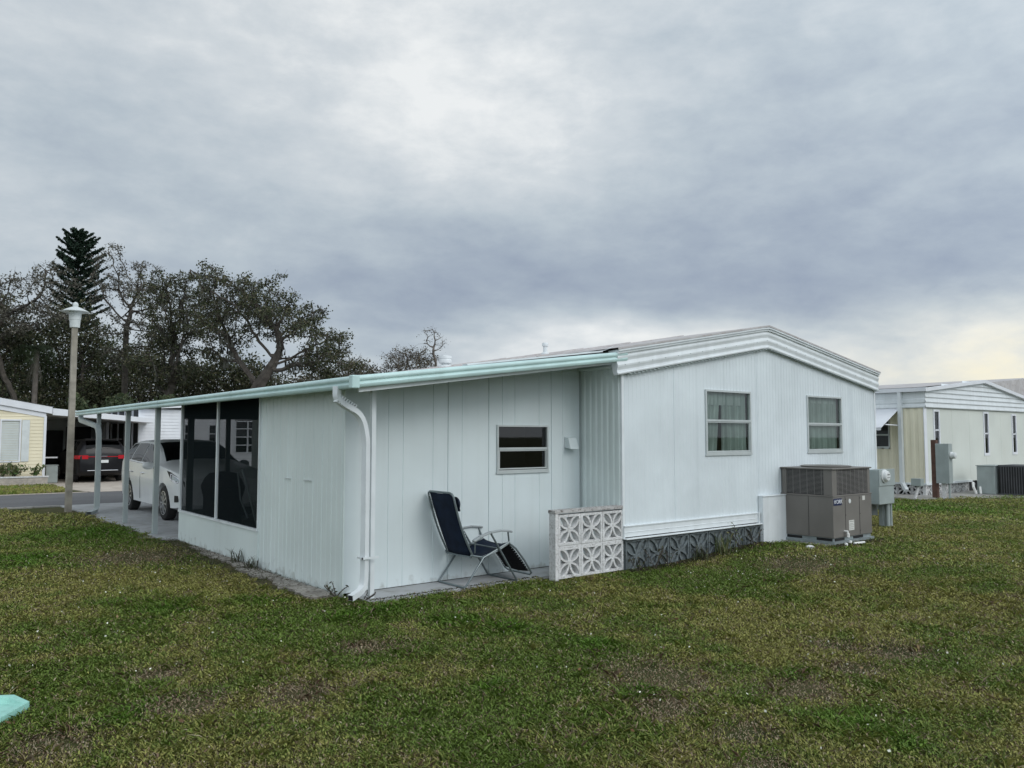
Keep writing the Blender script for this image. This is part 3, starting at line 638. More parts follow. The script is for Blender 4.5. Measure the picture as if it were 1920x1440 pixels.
single('pipe_stub', MB().lathe([(.022, 0), (.024, .05), (.018, .065)], (11.16, 6.09, .11)), 'pvc', 'small white pipe stub against the front of the concrete pad', 'pipe', smooth=True)
single('pipe_stub', MB().lathe([(.022, 0), (.024, .05), (.018, .065)], (10.93, 6.03, .10)), 'pvc', 'small white pipe stub by the near corner of the concrete pad', 'pipe', smooth=True)
single('concrete_chip', MB().lathe([(.05, 0), (.06, .03), (.02, .05)], (10.35, 6.25, .11), n=6), 'block', 'small pale lump of concrete in the grass left of the air conditioner', 'concrete piece')

# electric meter pedestal at the far corner of the home
em = thing('electric_meter', 'grey electric meter pedestal with round glass meter behind the air conditioner', 'electric meter', (13.85, 6.9, .1))
part('meter_box', MB().box(13.46, 6.80, .52, 14.00, 6.99, 1.12), 'greybox', em, bevel=.012)
part('box_lid', MB().box(13.45, 6.785, .84, 14.01, 6.799, 1.13), 'greybox', em, bevel=.006)
mt = part('meter', MB().lathe([(.115, .0), (.115, -.02), (.095, -.025), (.09, -.06), (.075, -.075), (.02, -.08)], (13.62, 6.785, 1.01), 'Y', 28), 'plate', em, smooth=True)
part('dial', MB().box(13.585, 6.700, 1.03, 13.655, 6.7045, 1.048).box(13.575, 6.700, .985, 13.665, 6.7045, .993), 'inkgrey', mt)
part('conduit', MB().tube([(13.87, 6.87, .05), (13.87, 6.87, .52)], .04, 12), 'greybox', em, smooth=True)
part('conduit', MB().tube([(13.99, 6.87, .05), (13.99, 6.87, .52)], .025, 12), 'greybox', em, smooth=True)
part('pedestal', MB().box(13.82, 6.93, .05, 14.07, 7.0, .52), 'postg', em)

# ------------------------------------------------------------------ reclining chair
ch = thing('reclining_chair', 'folding recliner with navy sling fabric and grey tube frame on the patio strip', 'chair', (5.45, 7.5, .022))
g0 = .022; yn, yf = 7.25, 7.755
def arc(p, q, sag, n=8, ax=(0, 0, 1)):
    p, q, ax = Vector(p), Vector(q), Vector(ax); return [p.lerp(q, i/n)+ax*sag*math.sin(math.pi*i/n) for i in range(n+1)]
BT, BB = (4.925, 1.035), (5.19, .365); SF = (5.70, .47); LB = (6.03, .12)
def rail(pq, dx=0): return pq
for y in (yn, yf):
    pass
# back frame: two curved rails and a top bar in one hoop
def side(y, a, b, sag): return arc((a[0], y, a[1]), (b[0], y, b[1]), sag, 8, (-.6, 0, -.8) if sag else (0, 0, 1))
hoop = side(yn, BB, BT, .03)+[(4.915, yn+.015, 1.06), (4.91, yn+.05, 1.075)]+[(4.91, yf-.05, 1.075), (4.915, yf-.015, 1.06)]+side(yf, BB, BT, .03)[::-1]
bf = part('back_frame', MB().tube(hoop, .012, 8), 'chairf', ch, smooth=True)
seatr = MB()
for y in (yn, yf): seatr.tube([(BB[0]-.03, y, BB[1]+.01), (5.35, y, .335), (5.55, y, .40), (SF[0], y, SF[1])], .012, 8)
seatr.tube([(BB[0]-.02, yn, BB[1]-.01), (BB[0]-.02, yf, BB[1]-.01)], .011, 8)
part('seat_frame', seatr, 'chairf', ch, smooth=True)
lr = MB(); lp = [(5.70, .47), (5.80, .40), (5.93, .25), (6.04, .095)]
h2 = [(x, yn, z) for x, z in lp]+[(6.055, yn+.05, .07), (6.055, yf-.05, .07)]+[(x, yf, z) for x, z in lp[::-1]]
part('leg_rest_frame', MB().tube(h2, .012, 8), 'chairf', ch, smooth=True)
def cloth(pts, y0, y1, sag, nrm):
    P = []; n = 10
    for i in range(n+1):
        t = i/n; w = math.sin(math.pi*t)
        P.append([(x+nrm[0]*sag*w, y0+(y1-y0)*t, z+nrm[1]*sag*w) for x, z in pts])
    return MB().grid(P)
def solid(o, t): m_ = o.modifiers.new('thickness', 'SOLIDIFY'); m_.thickness = t; m_.offset = 0; return o
bp_ = [(BT[0]+(BB[0]-BT[0])*t-.0+.012*math.sin(math.pi*t)*-1, BT[1]+.035+(BB[1]-BT[1]-.035)*t) for t in np.linspace(0, 1, 10)]
solid(part('backrest', cloth(bp_, yn+.022, yf-.022, .03, (-.8, -.3)), 'navy', ch, smooth=True, fix=False), .006)
solid(part('seat', cloth([(5.21, .375), (5.33, .355), (5.48, .39), (5.60, .44), (5.69, .472)], yn+.022, yf-.022, .035, (0, -1)), 'navy', ch, smooth=True, fix=False), .006)
solid(part('leg_rest', cloth([(5.715, .455), (5.80, .385), (5.92, .245), (6.02, .115)], yn+.03, yf-.03, .02, (-.6, -.6)), 'blackcloth', ch, smooth=True, fix=False), .006)
mb = MB()
for k in range(22):
    t = (k+.5)/22; x = BT[0]+(BB[0]-BT[0])*t; z = BT[1]+(BB[1]-BT[1])*t
    for y, s in ((yn, 1), (yf, -1)): mb.tube([(x-.01, y-.004*s, z), (x+.006, y+.026*s, z+.004)], .0035, 5)
for k in range(12):
    t = (k+.5)/12; x = 5.73+.29*t; z = .445-.33*t
    for y, s in ((yn, 1), (yf, -1)): mb.tube([(x, y-.002*s, z+.01), (x, y+.034*s, z-.004)], .0035, 5)
ec = part('elastic_cord', mb, 'trim', ch); ec['kind'] = 'stuff'
# headrest pillow
pm = MB(); n = 9; a0 = Vector((4.955, 0, 1.03)); a1 = Vector((5.005, 0, .87)); nr = Vector((.92, 0, .30))
front = [[tuple(a0.lerp(a1, i/n)+Vector((0, yn-.01+(yf-yn+.02)*j/10, 0))+nr*(.010+.090*(math.sin(math.pi*i/n)**.5)*(math.sin(math.pi*j/10)**.35))) for j in range(11)] for i in range(n+1)]
back = [[tuple(a0.lerp(a1, i/n)+Vector((0, yn-.01+(yf-yn+.02)*j/10, 0))) for j in range(11)] for i in range(n+1)]
pm.grid(front).grid(back)
part('head_pillow', pm, 'navy', ch, smooth=True)
for y, s in ((yn-.035, 'near'), (yf+.035, 'far')):
    mb = MB(); pts = [(5.17, y, .535), (5.25, y, .575), (5.40, y, .615), (5.55, y, .625), (5.68, y, .612), (5.71, y, .60)]
    for i in range(len(pts)-1): mb.bar(pts[i], pts[i+1], .05, .022)
    part('armrest', mb, 'armp', ch, bevel=.006)
    part('arm_rod', MB().tube([(5.20, y+.005, .55), (5.205, y+.02*(1 if y < 7.5 else -1), .40)], .008), 'chairf', ch)
    part('arm_rod', MB().tube([(5.66, y, .60), (5.70, y+.03*(1 if y < 7.5 else -1), .47)], .010), 'chairf', ch)
lg = MB()
def foot(x): return [(x, yn, g0+.013), (x, yf, g0+.013)]
part('leg', MB().tube([(5.70, yn-.012, .485), (5.33, yn-.012, .34), (5.10, yn-.012, .06), (5.075, yn-.006, .035), (5.07, yn+.02, g0+.012), (5.07, yf-.02, g0+.012), (5.075, yf+.006, .035), (5.10, yf+.012, .06), (5.33, yf+.012, .34), (5.70, yf+.012, .485)], .0115, 8), 'chairf', ch, smooth=True)
part('leg', MB().tube([(5.42, yn-.03, .60), (5.58, yn-.03, .36), (5.78, yn-.03, .06), (5.795, yn-.02, .035), (5.80, yn+.01, g0+.012), (5.80, yf-.01, g0+.012), (5.795, yf+.02, .035), (5.78, yf+.03, .06), (5.58, yf+.03, .36), (5.42, yf+.03, .60)], .0115, 8), 'chairf', ch, smooth=True)
part('stretcher', MB().tube([(5.52, yn-.02, .425), (5.52, yf+.02, .425)], .009), 'chairf', ch)

# splash block at the left edge of the picture
sbk = thing('splash_block', 'mint green plastic downspout splash block lying on the lawn', 'splash block', (.60, 5.95, 0))
ang = R(38); cx_, cy_ = .44, 5.96; ca, sa_ = math.cos(-ang), math.sin(-ang)
def sp(u, v, z): return (cx_+u*ca-v*sa_, cy_+u*sa_+v*ca, z)
out_ = [(-.45, -.13), (.26, -.19), (.34, -.17), (.34, .12), (.20, .19), (-.45, .13)]; inn = [(-.43, -.095), (.24, -.15), (.32, -.135), (.32, .09), (.19, .15), (-.43, .095)]
mb = MB(); n = 6
vs = [sp(u, v, .0) for u, v in out_]+[sp(u*.99, v*.99, .065 if u < .3 else .045) for u, v in out_]+[sp(u, v, .062 if u < .3 else .042) for u, v in inn]+[sp(u*.96, v*.9, .025) for u, v in inn]
fs = []
for r_ in range(3): fs += [(r_*n+i, r_*n+(i+1) % n, (r_+1)*n+(i+1) % n, (r_+1)*n+i) for i in range(n)]
fs.append(tuple(range(3*n, 4*n)))
part('trough', mb.add(vs, fs), 'splash', sbk, bevel=.006)

# ------------------------------------------------------------------ street lamp
lp = thing('street_lamp', 'old street lamp with pale lantern on a square weathered post beside the drive', 'street lamp', (3.33, 20.45, 0))
mb = MB(); n = 8
mb.add([(3.33+sx*w, 20.45+sy*w, z) for z, w in ((-.05, .066), (1.5, .064), (4.24, .058)) for sx, sy in ((-1, -1), (1, -1), (1, 1), (-1, 1))], [(0, 1, 5, 4), (1, 2, 6, 5), (2, 3, 7, 6), (3, 0, 4, 7), (4, 5, 9, 8), (5, 6, 10, 9), (6, 7, 11, 10), (7, 4, 8, 11), (8, 9, 10, 11)])
part('pole', mb, 'wood', lp)
ln = part('lantern', MB().lathe([(.08, 4.20), (.102, 4.205), (.113, 4.38), (.122, 4.385), (.134, 4.56), (.138, 4.57)], (3.33, 20.45, 0), n=32), 'lampw', lp, smooth=True)
part('hood', MB().lathe([(.16, 4.56), (.285, 4.565), (.29, 4.575), (.20, 4.625), (.10, 4.67), (.06, 4.685)], (3.33, 20.45, 0), n=32), 'lampw', ln, smooth=True)
part('finial', MB().lathe([(.055, 4.68), (.06, 4.73), (.062, 4.735), (.045, 4.78), (.01, 4.80)], (3.33, 20.45, 0), n=20), 'lampw', ln, smooth=True)

# ------------------------------------------------------------------ things on the screened porch
gr = thing('covered_grill', 'barbecue grill under a black cover behind the porch screen', 'grill', (4.34, 13.05, 0))
P = []
for z, hw, hd in ((.08, .36, .25), (.30, .35, .245), (.70, .34, .24), (.86, .45, .26), (.90, .45, .26), (1.02, .30, .24), (1.10, .22, .18), (1.13, .08, .06)):
    row = []
    for k in range(33):
        t = 2*math.pi*k/32; c, s = math.cos(t), math.sin(t); e = .45
        w = 1+.035*math.sin(t*9+z*4)*(1 if z < .85 else .3)
        row.append((4.34+hd*w*abs(c)**e*math.copysign(1, c), 13.05+hw*w*abs(s)**e*math.copysign(1, s), z))
    P.append(row)
part('cover', MB().grid(P), 'blackcloth', gr, smooth=True)
mb = MB()
for y in (12.8, 13.3): part('caster', MB().lathe([(.05, -.02), (.07, -.015), (.07, .015), (.05, .02)], (4.34, y, .072), 'X', 16), 'black', gr)
mw = thing('push_mower', 'push mower with raised handlebar behind the right hand porch screen', 'mower', (4.30, 12.0, 0))
part('deck', MB().lathe([(.25, .10), (.27, .16), (.22, .24), (.12, .30), (.12, .42), (.03, .46)], (4.42, 12.0, 0), n=20), 'black', mw, smooth=True)
mb = MB()
for x, y in ((4.24, 11.8), (4.24, 12.2), (4.60, 11.8), (4.60, 12.2)): part('wheel', MB().lathe([(.06, -.02), (.09, -.018), (.09, .018), (.06, .02)], (x, y, .092), 'X', 16), 'rubber', mw)
part('handlebar', MB().tube([(4.5, 12.05, .2), (4.26, 12.0, .75), (4.20, 11.96, 1.15), (4.22, 11.84, 1.20), (4.26, 11.72, .95), (4.5, 11.85, .2)], .014), 'steel', mw, smooth=True)

# ------------------------------------------------------------------ cars
def smooth_interp(x, xp, fp):
    """interpolation with eased corners"""
    x = np.asarray(x, float); acc = 0; d = .05
    for k in (-1, -.5, 0, .5, 1): acc = acc+np.interp(x+k*d, xp, fp)
    return acc/5
def make_car(name, label, loc, heading, paint, L_=4.6, W=1.78, Hh=1.55, group=None, back=False):
    """nose towards local -Y when heading is 0"""
    t = thing(name, label, 'car', loc, group)
    def X(p): # local -> world
        c, s = math.cos(heading), math.sin(heading); return (loc[0]+p[0]*c-p[1]*s, loc[1]+p[0]*s+p[1]*c, loc[2]+p[2])
    sx = [0, .10, .35, .9, 1.30, 1.85, 2.35, 2.9, 3.6, 4.15, 4.45, 4.58, 4.6]
    k = L_/4.6
    low = [.34, .26, .22, .20, .20, .20, .20, .20, .20, .22, .28, .36, .40]
    belt = [.78, .88, .95, 1.01, 1.05, 1.06, 1.06, 1.07, 1.10, 1.12, 1.09, .99, .88]
    roof = [.81, .92, 1.01, 1.08, 1.13, 1.40, 1.54, 1.565, 1.55, 1.51, 1.42, 1.08, .92]
    hw = [.66, .80, .86, .89, .89, .89, .89, .89, .89, .88, .84, .80, .74]
    hr = [.54, .66, .72, .75, .74, .69, .66, .66, .65, .63, .60, .66, .62]
    S = np.linspace(0, 4.6, 58)
    f = lambda a: smooth_interp(S, sx, a)
    lo, be, ro, hwv, hrv = f(low), f(belt), f(roof), f(hw), f(hr)
    wk = W/1.78; hk = Hh/1.56
    def ring(i):
        l, b, r, w, q = lo[i], be[i], ro[i], hwv[i], hrv[i]; h = [(0, l), (w*.80, l), (w*.96, l+.05), (w*.985, l+(b-l)*.30), (w, l+(b-l)*.62), (w*.985, b-.04), (w*.965, b)]
        tt = np.linspace(0, 1, 6)[1:]
        top = r-.05 if r-b > .15 else b+(r-b)*.5
        for a in tt[:-1]: h.append((w*.965+(q-w*.965)*a+.015*math.sin(math.pi*a), b+(top-b)*a))
        h += [(q, top), (q*.86, top+(r-top)*.62), (q*.5, r-.006), (0, r)]
        return [(x*wk, z*hk) for x, z in h]
    P = []
    for i in range(len(S)):
        h = ring(i); P.append([X((x, S[i]*k, z)) for x, z in h]+[X((-x, S[i]*k, z)) for x, z in h[-2:0:-1]])
    mb = MB(); n = len(P[0]); mb.grid([r+[r[0]] for r in P])
    mb.v = [v for v in mb.v]
    mb.f.append(tuple(range(n))[::-1]); o_ = len(mb.v); m_ = len(P)-1; mb.f.append(tuple(m_*(n+1)+j for j in range(n)))
    me = mb.mesh('body', loc); bm = bmesh.new(); bm.from_mesh(me); bmesh.ops.remove_doubles(bm, verts=bm.verts, dist=.0006); bmesh.ops.recalc_face_normals(bm, faces=bm.faces); bm.to_mesh(me); bm.free()
    body = part('body', me, paint, t, fix=False)
    wheels = [(.93*k, .345), (3.60*k, .345)]; arch = .41
    cut = MB()
    for wy, wr in wheels:
        for s_ in (-1, 1):
            pc = []; c2 = MB()
            for a in np.linspace(0, 2*math.pi, 33)[:-1]: pc.append(X((s_*(W/2-.26), wy+arch*math.cos(a), wr+arch*math.sin(a))))
            e = Vector(X((s_*(W/2+.2), 0, 0)))-Vector(X((s_*(W/2-.26), 0, 0))); cut.prism(pc, e)
    co = part('cutter', cut, 'black', t); bo = body.modifiers.new('b', 'BOOLEAN'); bo.object = co; bo.operation = 'DIFFERENCE'; bo.solver = 'EXACT'
    bpy.context.view_layer.update(); nm = bpy.data.meshes.new_from_object(body.evaluated_get(bpy.context.evaluated_depsgraph_get())); body.modifiers.clear(); body.data = nm; bpy.data.objects.remove(co)
    nm.materials.clear(); nm.materials.append(M[paint] if isinstance(paint, str) else paint)
    for p in nm.polygons: p.use_smooth = True
    nm.set_sharp_from_angle(angle=R(32))
    hx = lambda s, row, frac=0: None
    def surf(s, v, off=.006, sd=1):
        """point on greenhouse side: v 0 at belt .. 1 at roof rail"""
        i = np.interp(s, S, range(len(S))); a, b_ = int(i), min(int(i)+1, len(S)-1); fr = i-a
        g = lambda A: A[a]*(1-fr)+A[b_]*fr
        l, b, r, w, q = g(lo), g(be), g(ro), g(hwv), g(hrv); top = r-.05
        x = w*.965+(q-w*.965)*v+.015*math.sin(math.pi*v)+off; z = b+(top-b)*v
        return X((sd*x*wk, s*k, z*hk))
    def sidewin(nm_, s0, s1, t0, t1, sd, parent):
        rows = []
        for v in np.linspace(.06, .92, 6):
            a = s0+(t0-s0)*v; b = s1+(t1-s1)*v; rows.append([surf(a+(b-a)*u, v, .007, sd) for u in np.linspace(0, 1, 8)])
        return part(nm_, MB().grid(rows), 'carglass', parent, smooth=True, fix=False)
    for sd in (-1, 1):
        sidewin('side_window', 1.62, 2.62, 2.16, 2.60, sd, t); sidewin('side_window', 2.68, 3.50, 2.66, 3.46, sd, t); sidewin('side_window', 3.58, 4.22, 3.54, 3.98, sd, t)
        # window surround
        mb = MB(); ln_ = [surf(s, .0, .010, sd) for s in np.linspace(1.55, 4.3, 20)]; mb.tube(ln_, .009, 6); part('window_trim', mb, 'chrome' if not back else 'black', t)
    def topwin(s0, s1, fw0, fw1):
        rows = []
        for u in np.linspace(0, 1, 8):
            s = s0+(s1-s0)*u; i = np.interp(s, S, range(len(S))); a = int(i); fr = i-a; b_ = min(a+1, len(S)-1)
            g = lambda A: A[a]*(1-fr)+A[b_]*fr
            q, r = g(hrv), g(ro); top = r-.05 if r-g(be) > .15 else g(be)+(r-g(be))*.5
            xs = np.linspace(-1, 1, 13)*(fw0+(fw1-fw0)*u); row = []
            for x in xs:
                ax = abs(x)*q; z = np.interp(ax, [0, q*.5, q*.86, q], [r, r-.006, top+(r-top)*.62, top])
                d = 1 if s0 < 2.5 else -1
                row.append(X((x*q*wk, (s-.010*d)*k, (z+.010)*hk)))
            rows.append(row)
        return rows
    part('windscreen', MB().grid(topwin(1.36, 2.22, .97, .90)), 'carglass', t, smooth=True, fix=False)
    part('rear_window', MB().grid(topwin(4.22, 4.53, .88, .92)), 'carglass', t, smooth=True, fix=False)
    # wheels
    for wy, wr in wheels:
        for sd in (-1, 1):
            c = X((sd*(W/2-.125), wy, wr)); ax = 'X' if abs(math.cos(heading)) > .7 else 'Y'
            w = part('wheel', MB().lathe([(.20, -.10), (.31, -.105), (.335, -.09), (.345, -.05), (.345, .05), (.335, .09), (.31, .105), (.20, .10)], c, ax, 36), 'rubber', t, smooth=True)
            o = (1 if sd*math.cos(heading) > 0 else -1); mb = MB(); mb.lathe([(.235, .0), (.24, .104*o), (.225, .106*o), (.215, .07*o), (.20, .02*o)], c, ax, 36)
            for j in range(10):
                a = j*math.pi/5; a2 = a+.12
                for aa in (a, a2): mb.bar((c[0]+.098*o, c[1]+.05*math.cos(a), c[2]+.05*math.sin(a)), (c[0]+.085*o, c[1]+.225*math.cos(aa), c[2]+.225*math.sin(aa)), .022, .028, (1, 0, 0))
            mb.lathe([(.055, .06*o), (.05, .106*o), (.01, .108*o)], c, ax, 16)
            part('rim', mb, 'rim', w)
            d = MB().lathe([(.20, .0), (.20, .03*o)], c, ax, 24); part('brake_disc', d, 'acdark', w)
    def bx(p, q): a, b = X(p), X(q); return MB().box(*a, *b)
    if not back:
        for sd in (-1, 1):
            # swept headlight following the nose
            def nose(s, v, sd, off): 
                i = np.interp(s, S, range(len(S))); a = int(i); fr = i-a; b_ = min(a+1, len(S)-1); g = lambda A: A[a]*(1-fr)+A[b_]*fr
                l, b, w = g(lo), g(be), g(hwv); return X((sd*(w*.985+off)*wk, (s)*k, (l+(b-l)*v)*hk))
            rows = [[nose(s, v0, sd, .008) for s, v0 in ((.72, .97), (.45, v), (.25, v-.03), (.10, v-.06), (.05, v-.08))] for v in (.96, .85, .74)]
            hl = part('headlight', MB().grid(rows), 'black', t, smooth=True, fix=False)
            rows = [[nose(s, v, sd, .014) for s in (.42, .3, .2, .10)] for v in (.90, .80)]
            part('lens', MB().grid(rows), 'lampg', hl, smooth=True, fix=False)
            mb = MB(); mb.tube([nose(.46, .93, sd, .018), nose(.2, .91, sd, .018), nose(.09, .86, sd, .018), nose(.2, .76, sd, .018), nose(.44, .79, sd, .018), nose(.46, .93, sd, .018)], .010, 6)
            part('light_ring', mb, 'chrome', hl)
            rows = [[nose(s, v, sd, .010) for s in (.30, .2, .08)] for v in (.40, .22)]
            part('fog_recess', MB().grid(rows), 'black', t, fix=False)
            m0 = Vector(X((sd*(W/2-.02), 1.62*k, 1.03))); mr = MB(); c = X((sd*(W/2+.10), 1.60*k, 1.08))
            rings = []
            for a in np.linspace(0, math.pi, 7): rings.append([(c[0]+.125*math.cos(a2)*math.sin(a)**.6, c[1]-.06*math.cos(a)*1.0, c[2]+.085*math.sin(a2)*math.sin(a)**.6) for a2 in np.linspace(0, 2*math.pi, 17)])
            mr.grid(rings); mi = part('mirror', mr, paint, t, smooth=True); part('mirror_arm', MB().bar(m0, c, .05, .04), 'black', mi)
        gl_ = [[X((x, (.012-.004+.16*(abs(x)/.6)**2.5)*k-.012, z)) for x in np.linspace(-.52, .52, 13)] for z in (.50*hk, .60*hk, .69*hk)]
        part('grille', MB().grid(gl_), 'black', t, fix=False)
        mb = MB(); mb.tube([X((x, (.16*(abs(x)/.6)**2.5)*k-.012, .665*hk)) for x in np.linspace(-.54, .54, 13)], .012, 6); part('chrome_bar', mb, 'chrome', t)
    else:
        yb = L_
        for sd in (-1, 1):
            rows = [[X((sd*x, y, z)) for x, y in ((.90*wk, 4.22*k), (.885*wk, 4.42*k), (.80*wk, 4.58*k), (.62*wk, 4.615*k), (.50*wk, 4.62*k))] for z in (.97*hk, .90*hk, .84*hk)]
            part('tail_light', MB().grid(rows), 'red', t, fix=False, smooth=True)
        a = [[X((x, 4.622*k, z)) for x in (-.5*wk, .5*wk)] for z in (.93*hk, .905*hk)]; part('light_bar', MB().grid(a), 'red', t, fix=False)
        a, b = X((-.17, 4.60*k, .70*hk)), X((.17, 4.635*k, .80*hk)); part('number_plate', MB().box(*a, *b), 'plate', t)
        a, b = X((-.13, 4.60*k, .92*hk)), X((.13, 4.64*k, .95*hk)); part('emblem', MB().box(*a, *b), 'chrome', t)
        mb = MB(); mb.tube([X((x, (4.63-.10*(abs(x)/.7)**3)*k, .43*hk)) for x in np.linspace(-.62, .62, 9)], .014, 6); part('bumper_strip', mb, 'chrome', t)
        a, b = X((-.62, 4.36*k, 1.55*hk)), X((.62, 4.60*k, 1.525*hk)); part('spoiler', MB().box(*a, *b), paint, t, bevel=.01)
    # sill trim and door lines
    for sd in (-1, 1):
        mb = MB()
        for s in (1.50, 2.62, 3.50):
            w = np.interp(s, S, hwv); b = np.interp(s, S, be); l = np.interp(s, S, lo)
            mb.tube([X((sd*(w*.985+.001)*wk, s*k, (l+.12)*hk)), X((sd*(w*1.0+.001)*wk, s*k, (l+(b-l)*.62)*hk)), X((sd*(w*.968+.001)*wk, s*k, (b-.01)*hk))], .0045, 4)
        part('door_gap', mb, 'black', t)
        for s in (2.42, 3.32):
            w = np.interp(s, S, hwv)*wk; part('door_handle', MB().tube([X((sd*(w-.01), (s-.11)*k, .86*hk)), X((sd*(w+.025), (s-.08)*k, .862*hk)), X((sd*(w+.025), (s+.06)*k, .865*hk)), X((sd*(w-.01), (s+.09)*k, .867*hk))], .012, 6), 'chrome' if not back else paint, t)
    return t
make_car('parked_car', 'white SUV with chrome lined headlights parked under the aqua trimmed carport', (5.33, 15.95, .012), 0, 'wcar', 4.95, 1.80, 1.62)
make_car('parked_car', 'black SUV with red tail lights parked in the carport across the street', (6.32, 36.75, .012), math.pi, 'dcar', 4.6, 1.78, 1.60, back=True)

# ------------------------------------------------------------------ houses across the street
def clap(L, z0, z1, pitch=.115, d=.016):
    return [(0 if False else d*(1-f), z0+i*pitch+pitch*f) for i in range(int((z1-z0)/pitch)) for f in (0, 1)]
yh = thing('yellow_house', 'pale yellow clapboard house with white fascia and shuttered window across the street', 'house', (4.5, 32.3, 0))
yY = 32.3
def ytop(x): return 3.00-.19*(x-3.05) if x > 0 else 3.00-.19*(-6.1-x-0)*-1*0+3.58+.19*(x)*1
mb = MB()
for i in range(22):
    z = .0+i*.12; zt = z+.12
    def xr(zz): return 4.50
    # boards, trimmed to the rake
    for a, b in ((-6.0, 3.11-.02), (3.11-.02, 3.72), (3.72, 4.46)):
        if a > 3.0 and a < 3.7 and .82 < z+.06 < 2.27: continue
        tp = min(zt, 2.45)
        mb.add([(a, yY-.018, z), (b, yY-.018, z), (b, yY-.002, tp), (a, yY-.002, tp), (a, yY, z), (b, yY, z)], [(0, 1, 2, 3), (4, 5, 1, 0)])
part('wall', mb, 'yellow', yh, fix=False)
part('wall', MB().add([(4.46, yY, 0), (4.46, yY+12, 0), (4.46, yY+12, 2.6), (4.46, yY, 2.6)], [(0, 1, 2, 3)]).add([(-6, yY+.02, 0), (4.46, yY+.02, 0), (4.46, yY+.02, 2.5), (-1.5, yY+.02, 3.6), (-6, yY+.02, 2.8)], [(0, 1, 2, 3, 4)]), 'yellow', yh, fix=False)
part('corner_board', MB().box(4.40, yY-.04, .0, 4.48, yY+.04, 2.42), 'purewhite', yh)
fa = MB(); fa.prism([(-1.5, yY-.10, 3.62), (4.64, yY-.10, 2.50), (4.64, yY-.10, 2.74), (-1.5, yY-.10, 3.86)], (0, .2, 0)); fa.prism([(-1.5, yY-.10, 3.62), (-7.6, yY-.10, 2.50), (-7.6, yY-.10, 2.74), (-1.5, yY-.10, 3.86)], (0, .2, 0))
part('fascia', fa, 'purewhite', yh)
part('frieze', MB().prism([(-1.5, yY-.03, 3.45), (4.46, yY-.03, 2.36), (4.46, yY-.03, 2.52), (-1.5, yY-.03, 3.64)], (0, .02, 0)), 'purewhite', yh)
part('roof', MB().add([(-1.5, yY-.12, 3.875), (4.68, yY-.12, 2.745), (4.68, yY+12, 2.745), (-1.5, yY+12, 3.875)], [(0, 1, 2, 3)]).add([(-1.5, yY-.12, 3.875), (-7.7, yY-.12, 2.745), (-7.7, yY+12, 2.745), (-1.5, yY+12, 3.875)], [(0, 1, 2, 3)]), 'purewhite', yh, fix=False)
wn = part('window', frame_rect(mb2 := MB(), (0, yY, 0), (1, 0, 0), (0, -1, 0), 3.09, 3.72, .80, 2.29, .05, -.02, .04) and mb2, 'purewhite', yh)
mb = MB()
for i in range(24): z = .87+i*.058; mb.add([(3.14, yY-.0, z), (3.67, yY-.0, z), (3.67, yY+.02, z+.05), (3.14, yY+.02, z+.05)], [(0, 1, 2, 3)])
part('blind', mb, 'valance', wn, fix=False)
part('shutter', MB().box(3.74, yY-.045, .82, 3.97, yY-.02, 2.27), 'lampw', yh)
pl = thing('brick_planter', 'low pale brick planter at the foot of the yellow house', 'planter', (3.4, 31.9, 0))
mb = MB().box(-1.0, 31.70, 0, 4.50, 32.26, .28)
part('bed', mb, 'brick', pl)
mb = MB()
for i in range(4): mb.box(-1.01, 31.69, .05+i*.07, 4.51, 31.70, .055+i*.07)
part('mortar_line', mb, 'cap', pl)
part('coping', MB().box(-1.02, 31.67, .281, 4.53, 31.80, .33), 'block', pl)

cp = thing('carport', 'white flat roofed carport between the yellow house and the white house across the street', 'carport', (6.3, 32.3, 0))
part('roof', MB().prism([(4.66, yY-.05, 2.46), (8.0, yY-.55, 2.20), (8.0, yY-.55, 2.36), (4.66, yY-.05, 2.70)], (.35, 8, 0)), 'purewhite', cp)
mb = MB()
for x in (8.55,):
    mb.box(x, 32.0, 0, x+.08, 32.08, 2.22)
part('post', MB().box(7.15, 36.0, 0, 7.25, 36.1, 2.35), 'purewhite', cp)
for x in (7.55, 8.05, 8.45): part('post', MB().box(x, 38.8, 0, x+.07, 38.87, 2.3), 'purewhite', cp)
part('back_wall', MB().box(4.6, 39.2, 0, 7.7, 39.3, 2.4), 'soffit', cp)
part('storage_wall', MB().box(4.6, 38.0, 0, 7.0, 38.1, 2.4), 'soffit', cp)
part('door', MB().box(4.75, 37.97, 0, 5.9, 37.99, 1.95), 'inside', cp)
part('door', MB().box(6.0, 37.97, 0, 6.95, 37.99, 2.1), 'inside', cp)
part('railing', MB().box(4.55, 33.2, .9, 5.0, 33.25, .95), 'purewhite', cp)
single('storage_bin', MB().box(4.62, 33.0, .012, 5.0, 33.5, .62).box(4.60, 32.98, .622, 5.02, 33.52, .66), 'greybox', 'grey storage bin in the carport beside the yellow house', 'bin', bevel=.02)

wh = thing('white_house', 'white clapboard house with small dark windows seen past the white SUV', 'house', (8.9, 33.5, 0))
wY = 33.4
holes = [(9.48, 9.80, 1.0, 2.2), (10.45, 10.80, 1.0, 2.2), (11.55, 12.65, .98, 2.36)]
mb = MB()
for i in range(22):
    z = .02+i*.125
    xs = sorted({7.8, 16.5, *[v for h in holes for v in h[:2]]})
    for a, b in zip(xs[:-1], xs[1:]):
        if any(a >= h[0]-.01 and b <= h[1]+.01 and h[2]-.02 < z+.06 < h[3] for h in holes): continue
        mb.add([(a, wY-.022, z), (b, wY-.022, z), (b, wY-.002, z+.125), (a, wY-.002, z+.125), (a, wY, z), (b, wY, z)], [(0, 1, 2, 3), (4, 5, 1, 0)])
part('wall', mb, 'purewhite', wh, fix=False)
part('corner_board', MB().box(7.77, wY-.035, 0, 7.86, wY+.05, 2.78), 'purewhite', wh)
